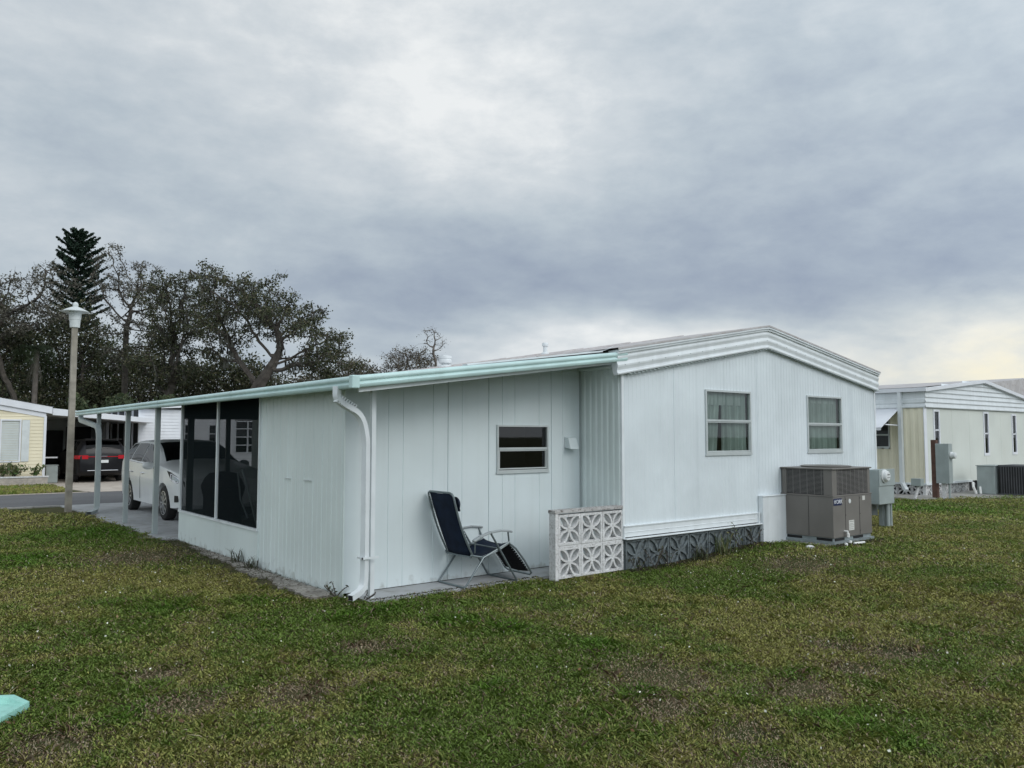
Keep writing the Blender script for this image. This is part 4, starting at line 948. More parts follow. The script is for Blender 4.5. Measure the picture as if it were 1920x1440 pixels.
part('side_screen', MB().box(7.80, wY+.06, .0, 7.83, wY+8, 2.75), 'inside', wh)
for k in range(6): part('side_post', MB().box(7.74, wY+.9+k*1.25, 0, 7.795, wY+.98+k*1.25, 2.75), 'purewhite', wh)
part('side_rail', MB().box(7.75, wY+.06, .80, 7.79, wY+7.9, .86), 'purewhite', wh)
part('roof', MB().prism([(7.6, wY-.25, 2.76), (12.6, wY-.25, 3.02), (17, wY-.25, 2.76), (17, wY-.25, 2.92), (12.6, wY-.25, 3.18), (7.6, wY-.25, 2.92)], (0, 9, 0)), 'purewhite', wh)
part('roof_vent', MB().lathe([(.10, 2.9), (.10, 3.2), (.16, 3.22), (.12, 3.3)], (9.9, wY+1.5, 0)), 'purewhite', wh)
for h in holes:
    f = part('window', frame_rect(m3 := MB(), (0, wY, 0), (1, 0, 0), (0, -1, 0), h[0], h[1], h[2], h[3], .05, -.02, .04) and m3, 'purewhite', wh)
    g = MB()
    if h[1]-h[0] > .6:
        g.box((h[0]+h[1])/2-.03, wY-.03, h[2]+.05, (h[0]+h[1])/2+.03, wY, h[3]-.05)
        for k in (1, 2, 3): z = h[2]+(h[3]-h[2])*k/4; g.box(h[0]+.05, wY-.028, z-.02, h[1]-.05, wY-.002, z+.02)
    else:
        for k in (1, 2): z = h[2]+(h[3]-h[2])*k/3; g.box(h[0]+.05, wY-.028, z-.015, h[1]-.05, wY-.002, z+.015)
    part('muntin', g, 'purewhite', f)
    part('pane', MB().add([(h[0], wY+.02, h[2]), (h[1], wY+.02, h[2]), (h[1], wY+.02, h[3]), (h[0], wY+.02, h[3])], [(0, 1, 2, 3)]), 'darkglass', f, fix=False)
part('backing', MB().box(8.6, wY+.25, .1, 16.4, wY+.3, 2.7), 'inside', wh)
part('house_number', MB().box(10.02, wY-.03, 1.40, 10.06, wY-.023, 1.50).box(10.10, wY-.03, 1.40, 10.14, wY-.023, 1.50).box(10.18, wY-.03, 1.40, 10.22, wY-.023, 1.50).box(10.26, wY-.03, 1.40, 10.30, wY-.023, 1.50), 'steel', wh)

# ------------------------------------------------------------------ neighbour's home on the right
nh = thing('cream_home', 'cream and white mobile home with narrow windows and pierced block skirting at right', 'mobile home', (23.35, 10.43, 0))
nx, ny, NX1 = 23.35, 10.43, 30.95
hn = [(11.42-10.43, 12.6-10.43, 1.36, 2.50)]
part('side_wall', sheet(MB(), ribs(14.5, .22, .022, 'wave'), (nx, ny, 0), (0, 1, 0), (-1, 0, 0), .36, lambda u: 2.52, hn), 'cream', nh, fix=False)
part('corner_board', MB().box(nx-.03, ny-.02, .36, nx+.14, ny+.0, 2.53), 'purewhite', nh)
hh = [(.60, .98, 1.30, 2.47), (4.12, 4.50, 1.12, 2.47), (6.42, 6.80, 1.12, 2.44)]
part('gable_wall', sheet(MB(), ribs(NX1-nx, 1.22, .006, 'groove'), (nx, ny, 0), (1, 0, 0), (0, -1, 0), .33, lambda u: 2.53, hh), 'offwhite', nh, fix=False)
pk = 27.35
def ntp(x): return 3.0+(x-nx)*(3.40-3.0)/(pk-nx) if x < pk else 3.40-(x-pk)*(3.40-2.94)/(NX1-pk)
mb = MB(); z = 2.53; gs = .145
while z < 3.4:
    xa = nx if z < 2.98 else nx+(z-3.0)*(pk-nx)/.40; xb = NX1 if z < 2.9 else pk+(3.40-z)*(NX1-pk)/.46
    prf = [(.065, z), (.070, z+.02), (.05, z+.10), (.045, z+gs)]
    if xb-xa > .2: mb.extr([(o, u) for o, u in prf], (xa, ny, 0), (xb, ny, 0), (0, -1, 0), (0, 0, 1))
    z += gs
part('gable_siding', mb, 'trim', nh, fix=False)
part('gable_back', MB().add([(nx, ny-.03, 2.53), (NX1, ny-.03, 2.53), (NX1, ny-.03, 2.93), (pk, ny-.03, 3.39), (nx, ny-.03, 2.99)], [(0, 1, 2, 3, 4)]), 'trim', nh, fix=False)
part('eave_band', MB().extr([(.05, 2.52), (.06, 2.55), (.03, 2.65), (.055, 2.67), (.055, 2.76), (.03, 2.78), (.03, 2.98)], (nx, ny-.07, 0), (nx, ny+14.5, 0), (-1, 0, 0), (0, 0, 1)), 'trim', nh, fix=False)
part('rake_trim', MB().bar((nx-.12, ny-.10, ntp(nx)+.03), (pk, ny-.10, ntp(pk)+.04), .12, .10).bar((pk, ny-.10, ntp(pk)+.04), (NX1+.1, ny-.10, ntp(NX1)+.03), .12, .10), 'purewhite', nh)
part('gutter', MB().box(nx-.17, ny-.16, 2.985, nx-.05, ny+14.6, 3.10), 'purewhite', nh)
part('roof', MB().add([(nx-.17, ny-.05, 3.11), (pk, ny-.05, 3.455), (pk, ny+14.6, 3.455), (nx-.17, ny+14.6, 3.11)], [(0, 1, 2, 3)]).add([(NX1+.1, ny-.05, 3.02), (pk, ny-.05, 3.455), (pk, ny+14.6, 3.455), (NX1+.1, ny+14.6, 3.02)], [(0, 1, 2, 3)]), 'roofw', nh, fix=False)
part('sill_board', MB().box(nx-.05, ny-.04, .30, 26.4, ny-.003, .36).box(nx-.05, ny-.002, .30, nx-.001, ny+14.4, .36), 'trim', nh)
for h in hh:
    window(nh, (nx, ny, 0), (1, 0, 0), (0, -1, 0), *h, h[2]+(h[3]-h[2])*.5, gl='darkglass', w=.06, frm='purewhite')
wf = window(nh, (nx, ny, 0), (0, 1, 0), (-1, 0, 0), *hn[0], 1.75, gl='darkglass', w=.05)
# awning over the side window
aw = MB(); ya, yb_ = ny+.68, ny+2.4
aw.add([(nx-.03, ya, 2.50), (nx-.03, yb_, 2.50), (nx-1.15, yb_, 1.93), (nx-1.15, ya, 1.93), (nx-.03, ya, 2.52), (nx-.03, yb_, 2.52), (nx-1.15, yb_, 1.95), (nx-1.15, ya, 1.95), (nx-1.15, ya, 1.87), (nx-1.15, yb_, 1.87)],
       [(0, 1, 2, 3), (4, 7, 6, 5), (0, 3, 7, 4), (1, 5, 6, 2), (3, 2, 9, 8)])
part('awning', aw, 'purewhite', nh, fix=False)
part('awning_arm', MB().bar((nx-.02, ya+.02, 2.02), (nx-.85, ya+.02, 2.04), .03, .03), 'purewhite', nh)
part('downspout', MB().bar((nx-.10, ny+.62, .32), (nx-.10, ny+.62, 2.98), .12, .10, (0, 1, 0)).bar((nx-.10, ny+.62, .34), (nx-.22, ny+.45, .14), .10, .10, (0, 0, 1)), 'trim', nh)
mb = MB()
for i in range(7): petals(mb, .21+i*.42, .16, .40, (nx, ny+.02, 0), (1, 0, 0), (0, -1, 0), .08, rib=.03, bord=.02)
for i in range(9): petals(mb, .21+i*.42, .16, .40, (nx+.02, ny, 0), (0, 1, 0), (-1, 0, 0), .08, rib=.03, bord=.02)
part('skirting_blocks', mb, 'block', nh)
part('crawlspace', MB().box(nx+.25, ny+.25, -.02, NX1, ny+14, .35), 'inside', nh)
struct('neighbour_slab', flat(irregular([(21.7, 9.9), (23.2, 9.35), (24.6, 8.6), (25.2, 8.1), (31, 7.6), (31, 10.5), (23.5, 10.5), (23.3, 11.8), (22.3, 11.6)], .05, .3, 8), -.1, .018), 'pad')

mp = thing('meter_post', 'grey electric box and meter on a rusty brown post before the cream home', 'electric meter', (22.75, 9.85, 0))
part('post', MB().box(22.68, 9.83, -.02, 22.80, 9.97, 1.60), 'brown', mp)
part('meter_box', MB().box(22.55, 9.45, .42, 22.78, 9.80, 1.50), 'greybox', mp, bevel=.01)
part('meter', MB().lathe([(.10, 0), (.10, -.03), (.085, -.035), (.08, -.12), (.02, -.14)], (22.68, 9.445, 1.18), 'Y', 20), 'plate', mp, smooth=True)
part('support_board', MB().box(22.64, 9.62, -.02, 22.72, 9.70, .42), 'block', mp)
part('conduit', MB().tube([(22.70, 9.52, -.02), (22.70, 9.52, .42)], .03), 'greybox', mp)
jb = thing('junction_box', 'small grey junction box on a leaning pale stake by the downspout', 'junction box', (22.1, 10.1, 0))
part('stake', MB().bar((21.9, 10.1, -.03), (22.0, 10.02, .38), .08, .05), 'block', jb)
part('box', MB().box(21.86, 9.90, .36, 22.06, 10.16, .56), 'greybox', jb, bevel=.008)
u1 = thing('air_handler', 'plain grey green cabinet between the meter post and the dark ribbed condenser', 'air conditioner', (26.9, 9.6, 0))
part('cabinet', MB().box(25.20, 9.32, .02, 26.2, 9.80, .83), 'greybox', u1, bevel=.015)
part('lid', MB().box(25.18, 9.30, .832, 26.22, 9.82, .85), 'greybox', u1)
u2 = thing('condenser_unit', 'dark ribbed condenser unit at the right edge beside the cream home', 'air conditioner', (27.4, 8.9, 0))
mb = MB().box(25.32, 8.32, .06, 26.4, 9.24, .82)
part('coil', mb, 'acdark', u2)
mb = MB().box(25.30, 8.30, .02, 26.42, 9.26, .058).box(25.30, 8.30, .822, 26.42, 9.26, .87)
for k in range(16): x = 25.31+k*.0675; mb.box(x, 8.305, .06, x+.022, 8.32, .82)
for k in range(14): y = 8.32+k*.066; mb.box(25.305, y, .06, 25.32, y+.022, .82)
part('guard', mb, 'condark', u2)
part('pipe_set', MB().tube([(25.25, 9.9, .30), (25.05, 9.85, .34), (24.95, 9.8, .22), (25.0, 9.75, .03)], .035).tube([(25.25, 9.75, .2), (25.10, 9.68, .22), (25.06, 9.65, .03)], .03), 'pvc', u1, smooth=True)
g2 = thing('grey_roof_house', 'house with a plain grey roof rising behind the cream home at right', 'house', (40, 18, 0))
part('wall', MB().box(41, 17, 0, 63, 30, 3.4), 'offwhite', g2)
part('roof', MB().prism([(40, 16.4, 3.4), (64, 16.4, 3.4), (64, 16.4, 4.1), (52, 16.4, 5.1), (40, 16.4, 4.1)], (0, 15, 0)), 'roofw', g2)
#==TREES==

# ------------------------------------------------------------------ fast meshes for foliage and grass
def npmesh(name, V, F, cols=None):
    """V (n,3), F (m,k) with constant k, cols (n,3) per vertex"""
    me = bpy.data.meshes.new(name); n, (m_, k) = len(V), F.shape
    me.vertices.add(n); me.vertices.foreach_set('co', np.ascontiguousarray(V, np.float32).ravel())
    me.loops.add(m_*k); me.loops.foreach_set('vertex_index', np.ascontiguousarray(F, np.int32).ravel())
    me.polygons.add(m_); me.polygons.foreach_set('loop_start', np.arange(0, m_*k, k, dtype=np.int32))
    me.update(calc_edges=True)
    if cols is not None:
        a = me.color_attributes.new('Col', 'FLOAT_COLOR', 'POINT'); c = np.ones((n, 4), np.float32); c[:, :3] = cols; a.data.foreach_set('color', c.ravel())
    return me
def leaves(P, size, cols, rg, aspect=.55, flat_=0.0):
    """one small four-cornered leaf per point, random attitude"""
    n = len(P); a = rg.normal(size=(n, 3)); a[:, 2] *= (1-flat_); a /= np.linalg.norm(a, axis=1)[:, None]
    b = rg.normal(size=(n, 3)); b -= a*(a*b).sum(1)[:, None]; b /= np.linalg.norm(b, axis=1)[:, None]
    s = (size*rg.uniform(.45, 1.55, n))[:, None]
    V = np.stack([P-a*s, P+b*s*aspect, P+a*s, P-b*s*aspect], 1).reshape(-1, 3)
    F = np.arange(4*n).reshape(n, 4); return V, F, np.repeat(cols, 4, 0)
def limbs(segs, sides=5):
    """segs: array (m, 8): p0, p1, r0, r1"""
    S = np.asarray(segs); p0, p1, r0, r1 = S[:, :3], S[:, 3:6], S[:, 6], S[:, 7]
    d = p1-p0; L = np.linalg.norm(d, axis=1); L[L < 1e-6] = 1e-6; d /= L[:, None]; p1 = p1+d*np.minimum(r1, .03)[:, None]
    ref = np.where(np.abs(d[:, 2:3]) > .9, np.array([[1., 0, 0]]), np.array([[0, 0, 1.]]))
    a = np.cross(d, ref); a /= np.linalg.norm(a, axis=1)[:, None]; b = np.cross(d, a)
    t = np.arange(sides)*2*math.pi/sides
    c = a[:, None, :]*np.cos(t)[None, :, None]+b[:, None, :]*np.sin(t)[None, :, None]
    V = np.concatenate([p0[:, None]+c*r0[:, None, None], p1[:, None]+c*r1[:, None, None]], 1).reshape(-1, 3)
    m = len(S); base = np.arange(m)[:, None]*2*sides; j = np.arange(sides); j2 = (j+1) % sides
    F = np.stack([base+j, base+j2, base+sides+j2, base+sides+j], 2).reshape(-1, 4); return V, F
def colonize(att, trunk, rg, D=.34, infl=3.2, kill=.42, maxn=3200, grav=.0, wob=.16):
    """space colonisation: grow from the trunk polyline towards the attractor points"""
    P = [np.array(p, float) for p in trunk]; par = [-1]+list(range(len(trunk)-1))
    A = np.asarray(att, float); alive = np.ones(len(A), bool)
    near = np.full(len(A), 1e9); idx = np.zeros(len(A), int)
    def upd(i0):
        Q = np.array(P[i0:]); d = np.linalg.norm(A[:, None]-Q[None], axis=2); j = d.argmin(1); dm = d[np.arange(len(A)), j]
        u = dm < near; near[u] = dm[u]; idx[u] = j[u]+i0
    upd(0)
    used = {}
    for it in range(160):
        alive &= near > kill
        if not alive.any() or len(P) > maxn: break
        thr = infl if (near[alive] < infl).any() else near[alive].min()*1.15
        s = alive & (near < thr)
        if not s.any(): break
        i0 = len(P); v = A[s]-np.array(P)[idx[s]]; v /= np.linalg.norm(v, axis=1)[:, None]
        acc = {}
        for k, vv in zip(idx[s], v): acc[k] = acc.get(k, 0)+vv
        for k, vv in acc.items():
            c = used.get(k, 0)
            if c > 3: continue
            used[k] = c+1; n_ = np.linalg.norm(vv)
            vv = vv/n_ if n_ > 1e-6 else rg.normal(size=3)
            vv = vv+rg.normal(size=3)*wob+np.array([0, 0, grav]); vv /= np.linalg.norm(vv); P.append(P[k]+vv*D); par.append(k)
        if len(P) == i0: break
        upd(i0)
    return np.array(P), np.array(par)
def attract(ells, n, rg, clump=.75, nclump=None, hollow=.35):
    """points in clumps through a union of ellipsoids (cx,cy,cz,r,rz): leaves sky gaps between the clumps"""
    out = []; w = np.array([e[3]**2*e[4] for e in ells])**.8; w /= w.sum()
    for e, q in zip(ells, w):
        nc = int((nclump or 40)*q)+2
        u = rg.normal(size=(nc, 3)); u /= np.linalg.norm(u, axis=1)[:, None]; u *= (rg.uniform(hollow, 1, nc)**.55)[:, None]
        c = np.array(e[:3])+u*np.array([e[3], e[3], e[4]])
        k = rg.integers(0, nc, int(n*q)+1); out.append(c[k]+rg.normal(size=(len(k), 3))*clump*np.array([1, 1, .6])*rg.uniform(.5, 1.1, nc)[k][:, None])
    return np.concatenate(out)
LF = 1.3
LEAFC = dict(oak=[(.040, .050, .022), (.062, .068, .034), (.028, .036, .018), (.085, .080, .045)], dark=[(.030, .046, .018), (.046, .062, .026), (.062, .072, .034)],
             brown=[(.10, .080, .052), (.075, .065, .045), (.055, .055, .032)], grey=[(.095, .092, .072), (.06, .062, .045), (.13, .12, .10)], pine=[(.010, .024, .014), (.016, .034, .020)])
LEAFC = {k: [tuple(LF*c for c in q) for q in v] for k, v in LEAFC.items()}
def tree(label, cat, base, ells, pal='oak', nat=900, nleaf=26, lsize=.085, trunk_r=.28, trunk=None, seed=1, spread=.26, bark='bark', nclump=60, clump=.6, D=.34, moss=0, twigs=True, name='oak_tree', group='trees behind the houses', kill=.42, rmin=.012, hollow=.35, tipr=.016):
    rg = np.random.default_rng(seed); t = thing(name, label, cat, base, group); b = np.array(base, float)
    tr = trunk or [(0, 0, -.1), (.05, .05, .8), (.0, .1, 1.6)]
    tr = [b+np.array(p) for p in tr]
    A = attract(ells, nat, rg, clump, nclump, hollow); A = A[A[:, 2] > .8]
    P, par = colonize(A, tr, rg, D=D, kill=kill)
    n = len(P); tips = np.zeros(n); kids = np.bincount(par[par >= 0], minlength=n); tips[kids == 0] = 1
    for i in range(n-1, 0, -1): tips[par[i]] += tips[i]
    r = np.maximum(rmin, tipr*tips**.5); r *= min(1.0, trunk_r/r[0]) if r[0] > trunk_r else 1; r = np.maximum(r, rmin)
    if r[0] < trunk_r: r = r*(1+(trunk_r/r[0]-1)*np.clip(tips/tips[0], 0, 1)**.5)
    i = np.arange(1, n); S = np.concatenate([P[par[i]], P[i], r[par[i]][:, None]*.97, r[i][:, None]], 1)
    big = tips[i] > tips[0]*.55
    V, F = limbs(S[tips[i] > 1.5] if not twigs else S, 5); me = npmesh('limbs', V-b, F)
    part('trunk', me, bark, t, fix=False, smooth=True)
    end = np.where((tips <= 3.0) & (np.arange(n) >= len(tr)))[0]
    if twigs and len(end):
        e3 = np.repeat(end, 3); d = P[e3]-P[par[e3]]; d /= np.linalg.norm(d, axis=1)[:, None]; d = d+rg.normal(size=d.shape)*.75; d /= np.linalg.norm(d, axis=1)[:, None]
        Lt = rg.uniform(.15, .5, len(e3))[:, None]; TW = np.concatenate([P[e3], P[e3]+d*Lt, np.full((len(e3), 1), rmin*.8), np.full((len(e3), 1), rmin*.35)], 1)
        V, F = limbs(TW, 3); tw = part('twigs', npmesh('twigs', V-b, F), bark, t, fix=False)
    if nleaf > 0 and len(end):
        lsize *= .74; k = rg.integers(0, len(end), int(len(end)*nleaf*1.75)); c = P[end[k]]
        Q = c+rg.normal(size=(len(k), 3))*spread*np.array([1, 1, .7])
        pal_ = np.array(LEAFC[pal]); tone = rg.uniform(.75, 1.25, len(end))[k]
        col = pal_[rg.integers(0, len(pal_), len(k))]*tone[:, None]*rg.uniform(.8, 1.2, len(k))[:, None]
        V, F, Cc = leaves(Q, lsize, col, rg); part('crown', npmesh('crown', V-b, F, Cc), 'leaf', t, fix=False)
    if moss:
        lowb = np.where((tips > 2) & (tips < tips[0]*.5) & (P[:, 2] > 3))[0]; k = rg.choice(lowb, min(moss, len(lowb)), replace=False); Vs = []; Cs = []
        for j in k:
            for _ in range(5):
                p = P[j]+rg.normal(size=3)*.12; L = rg.uniform(.15, .75)*rg.uniform(.4, 1.2); w = rg.uniform(.015, .05)
                a = rg.uniform(0, 6.28); dx = np.array([math.cos(a), math.sin(a), 0])*w
                Vs += [p-dx, p+dx, p+dx*.25+np.array([rg.normal()*.06, rg.normal()*.06, -L]), p-dx*.25+np.array([rg.normal()*.06, 0, -L])]
                Cs += [np.array((.12, .122, .10))*rg.uniform(.5, 1.1)]*4
        V = np.array(Vs)-b; hm = part('hanging_moss', npmesh('moss', V, np.arange(len(V)).reshape(-1, 4), np.array(Cs)), 'leaf', t, fix=False); hm['kind'] = 'stuff'
    return t

TG = 'trees behind the houses'
# far left sparse oak, open twiggy top
tree('sparse oak with an open twiggy top at the far left edge of the photo', 'tree', (7.4, 56.5, 0), [(6.2, 55.9, 10.3, 2.2, 2.1), (7.9, 54.8, 10.6, 1.5, 1.9), (5.4, 56.9, 8.2, 1.8, 1.9)], 'grey', 1000, 11, .085, .17, seed=11, nclump=40, hollow=.5, spread=.15, clump=.4)
tree('slender open crowned tree just right of the dark pine, branching high', 'tree', (12.0, 54.2, 0), [(11.4, 53.9, 11.9, 1.9, 1.6), (12.3, 53.7, 11.2, 1.6, 1.8), (11.5, 53.9, 9.8, 1.8, 1.4), (12.1, 53.9, 7.9, 2.0, 1.9)], 'grey', 900, 11, .08, .20, trunk=[(0, 0, -.1), (-.1, 0, 1.5), (-.2, 0, 3.2), (-.25, 0, 5.0), (-.3, -.1, 7.0), (-.3, -.2, 8.6)], seed=23, nclump=44, hollow=.55, spread=.14, clump=.4)
tree('leafy oak between the slender tree and the great spreading oak', 'tree', (13.6, 50.2, 0), [(13.4, 49.9, 9.7, 1.8, 1.9), (14.2, 49.7, 8.3, 1.7, 1.6), (13.0, 50.4, 6.4, 2.1, 1.5)], 'oak', 1500, 20, .085, .24, seed=37, nclump=56, clump=.42, spread=.19, moss=60, kill=.36)
tree('great spreading oak with leaning limbs and hanging moss behind the carport roof', 'tree', (15.6, 45.0, 0), [(14.9, 45.1, 9.8, 1.9, 1.5), (16.3, 44.1, 9.2, 1.6, 1.5), (17.5, 43.1, 8.3, 2.1, 1.2), (18.9, 42.2, 6.8, 1.9, 1.4), (14.3, 45.6, 7.3, 1.6, 1.5), (20.1, 41.3, 5.6, 1.2, .9)],
     'oak', 2600, 17, .085, .36, trunk=[(0, 0, -.1), (.0, 0, 1.2), (.15, -.1, 2.4), (.5, -.4, 3.4), (1.0, -.9, 4.6), (1.5, -1.3, 5.6)], seed=41, nclump=84, clump=.42, spread=.19, moss=90, kill=.36)
tree('brownish twiggy tree behind the gutter corner, right of the spreading oak', 'tree', (25.2, 50.2, 0), [(24.9, 50.2, 6.0, 1.5, 1.0), (25.9, 49.5, 5.3, 1.6, .8)], 'brown', 700, 7, .075, .16, seed=53, nclump=40, bark='palebark', D=.28, kill=.34, spread=.18, tipr=.012)
tree('small rounded twiggy tree standing alone above the aqua rake', 'tree', (28.3, 47.6, 0), [(28.1, 47.6, 6.5, 1.3, 1.2), (28.9, 47.1, 6.6, 1.0, 1.1)], 'brown', 700, 9, .07, .14, seed=59, nclump=40, bark='palebark', D=.26, kill=.32, spread=.16, tipr=.011)
tree('thin dead tree with a few bare twigs beside the white roof vent', 'tree', (29.8, 46.3, 0), [(29.6, 46.4, 8.6, .45, .7), (30.0, 46.0, 8.0, .35, .35)], 'grey', 70, 1.5, .06, .09, trunk=[(0, 0, -.1), (0, 0, 2.5), (.0, .0, 4.6), (-.05, 0, 5.6), (.12, -.05, 6.3), (.1, 0, 6.9), (-.05, .05, 7.4)], seed=61, nclump=14, bark='palebark', D=.26, kill=.3, clump=.3, tipr=.014)
# dense undergrowth trees that close the view below the oaks
U = [(6.3, 66.8, 6.4, 2.6, 3.4, 'dense dark evergreen at the left edge, behind the yellow house', 71), (9.5, 65.0, 6.0, 2.3, 2.9, 'dense dark evergreen left of the lamp post, behind the palm', 72), (12.1, 63.0, 6.0, 2.3, 3.0, 'dense dark evergreen directly below the tall dark pine', 73),
     (14.6, 60.9, 5.5, 2.2, 2.4, 'dense brownish evergreen below the slender open tree', 74), (16.9, 59.2, 4.9, 2.1, 2.0, 'dense low evergreen behind the carport posts', 75), (24.5, 53.2, 4.9, 2.6, 1.2, 'low dense scrub tree right of the great oak, behind the gutter', 76),
     (21.5, 55.6, 4.3, 2.4, 1.2, 'low dense scrub tree seen under the limbs of the great oak', 77), (27.5, 50.6, 5.2, 1.7, .8, 'low brown scrub between the two twiggy trees', 78),
     (17.6, 54.0, 5.6, 2.0, 1.5, 'loose green tree filling the gap left of the leaning oak limbs', 79), (19.6, 52.3, 4.9, 1.6, 1.3, 'low loose tree filling the gap right of the leaning oak trunk', 80),
     (5.6, 60.0, 7.6, 2.3, 2.9, 'leafy evergreen cut by the left edge of the photo', 81), (10.2, 60.0, 8.3, 1.9, 2.0, 'leafy evergreen hiding the lower tiers of the tall pine', 82)]
for x, y, z, r, rz, lb, sd_ in U:
    low = z < 5.4
    tree(lb, 'tree', (x, y, 0), [(x, y, z, r, rz), (x+.6, y, z*.45, r*.95, z*.38), (x-.8, y-.4, z*.35, r*.8, z*.3)], 'brown' if low and sd_ in (76, 78) else ('dark' if sd_ < 74 else 'oak'), 1500 if not low else 900, 22, .12, .20, seed=sd_, nclump=90, kill=.5, D=.45, spread=.34, hollow=.1, name='evergreen_tree')
# Norfolk pine: flat tiers of upswept, rope-like branches
pn = thing('norfolk_pine', 'tall dark pine with tiers of upswept rope like branches rising above the oaks', 'tree', (11.0, 67.1, 0), TG); pb = np.array((11.0, 67.1, 0))
rg = np.random.default_rng(5); segs = [(*pb, *(pb+[0, 0, 17.4]), .26, .04)]; Vv = []; Cc = []
z = 9.6; Pq = []; Dq = []
while z < 17.5:
    t = (z-7.5)/10; Lb = 1.85*min(1, (max(17.35-z, .02)/2.4)**.6)*rg.uniform(.9, 1.1)+.12; nb = 6
    for k in range(nb):
        a = 2*math.pi*k/nb+z*1.7+rg.uniform(-.2, .2); rise = .26+.20*t; L = Lb*rg.uniform(.74, 1.12); rise = (.26+.20*t)*rg.uniform(.7, 1.35)
        prev = pb+[0, 0, z]
        m = 10
        for i in range(1, m+1):
            s = i/m; q = pb+np.array([math.cos(a)*L*s, math.sin(a)*L*s, z+L*(rise*s+.16*s*s)]); segs.append((*prev, *q, .03*(1-s)+.012, .03*(1-s)+.01))
            if s > .18:
                for _ in range(30):
                    Pq.append(prev+(q-prev)*rg.random()+rg.normal(size=3)*.046*(1.3-.5*s)); Dq.append((q-prev))
            # side ropes
            if i in (4, 7):
                for sg in (-1, 1):
                    da = a+sg*.75; e = q+np.array([math.cos(da), math.sin(da), .35])*L*.28*(1.1-s*.6)
                    segs.append((*q, *e, .018, .008))
                    for _ in range(22): Pq.append(q+(e-q)*rg.random()+rg.normal(size=3)*.04); Dq.append(e-q)
            prev = q
    z += .44
V, F = limbs(segs, 5); part('trunk', npmesh('t', V-pb, F), 'bark', pn, fix=False)
Pq = np.array(Pq); pal_ = np.array(LEAFC['pine']); V, F, Cc = leaves(Pq, .085, pal_[rg.integers(0, 2, len(Pq))]*rg.uniform(.7, 1.3, len(Pq))[:, None], rg, .5)
part('crown', npmesh('c', V-pb, F, Cc), 'leaf', pn, fix=False)
# palm with a skirt of dead fronds
pm_ = thing('palm_tree', 'palm with long drooping dead fronds before the dark evergreens at left', 'palm', (7.3, 57.9, 0), TG); pb = np.array((7.3, 57.9, 0)); rg = np.random.default_rng(9)
V, F = limbs([(*pb, *(pb+[0, 0, 3.5]), .20, .17), (*(pb+[0, 0, 3.5]), *(pb+[.05, 0, 7.3]), .17, .15)], 10); part('trunk', npmesh('t', V-pb, F), 'palebark', pm_, fix=False)
Vs = []; Cs = []
for k in range(46):
    dead = k >= 22; a = rg.uniform(0, 6.28); L = rg.uniform(1.3, 2.1); up = rg.uniform(-.1, .9) if not dead else -.9; prev = pb+[0, 0, 7.3-(.3 if dead else 0)]
    d = np.array([math.cos(a), math.sin(a), up]); d[:2] *= (1 if not dead else .35); d /= np.linalg.norm(d); sag = .22 if not dead else .10
    col = np.array((.035, .055, .022)) if not dead else np.array((.17, .165, .13)) * rg.uniform(.6, 1.1)
    for i in range(9):
        q = prev+d*L/9; d = d+np.array([0, 0, -sag]); d /= np.linalg.norm(d); sd = np.cross(d, [0, 0, 1.]); nn = np.linalg.norm(sd); sd = sd/nn if nn > .05 else np.array([1., 0, 0])
        for sg in (-1, 1):
            for _ in range(3):
                p = prev+(q-prev)*rg.random(); e = p+sd*sg*.38*(1-.6*i/9)*(1 if not dead else .3)+d*.16+np.array([0, 0, -.10])
                Vs += [p, p+d*.03, e+d*.01, e]; Cs += [col*rg.uniform(.7, 1.2)]*4
        prev = q
V = np.array(Vs)-pb; part('fronds', npmesh('f', V, np.arange(len(V)).reshape(-1, 4), np.array(Cs)), 'leaf', pm_, fix=False)

# hedge behind the far carport
hd = thing('hedge', 'dark leafy hedge behind the white posts of the far carport', 'hedge', (8.0, 42, 0)); rg = np.random.default_rng(77)
Q = np.stack([rg.uniform(6.8, 11.5, 26000), 42+rg.normal(size=26000)*.6, np.abs(rg.beta(1.3, 1.4, 26000))*3.4], 1); Q[:, 2] *= 1+.12*np.sin(Q[:, 0]*3)
pal_ = np.array(LEAFC['dark']); V, F, Cc = leaves(Q, .10, pal_[rg.integers(0, 3, len(Q))]*rg.uniform(.6, 1.3, len(Q))[:, None], rg)
part('foliage', npmesh('h', V-np.array([8., 42, 0]), F, Cc), 'leaf', hd, fix=False)
part('stems', MB().tube([(7.5, 42, 0), (7.6, 42, 2.2)], .04).tube([(9.4, 42, 0), (9.3, 42, 2.4)], .04).tube([(11, 42, 0), (11, 42, 2.2)], .04), 'bark', hd)

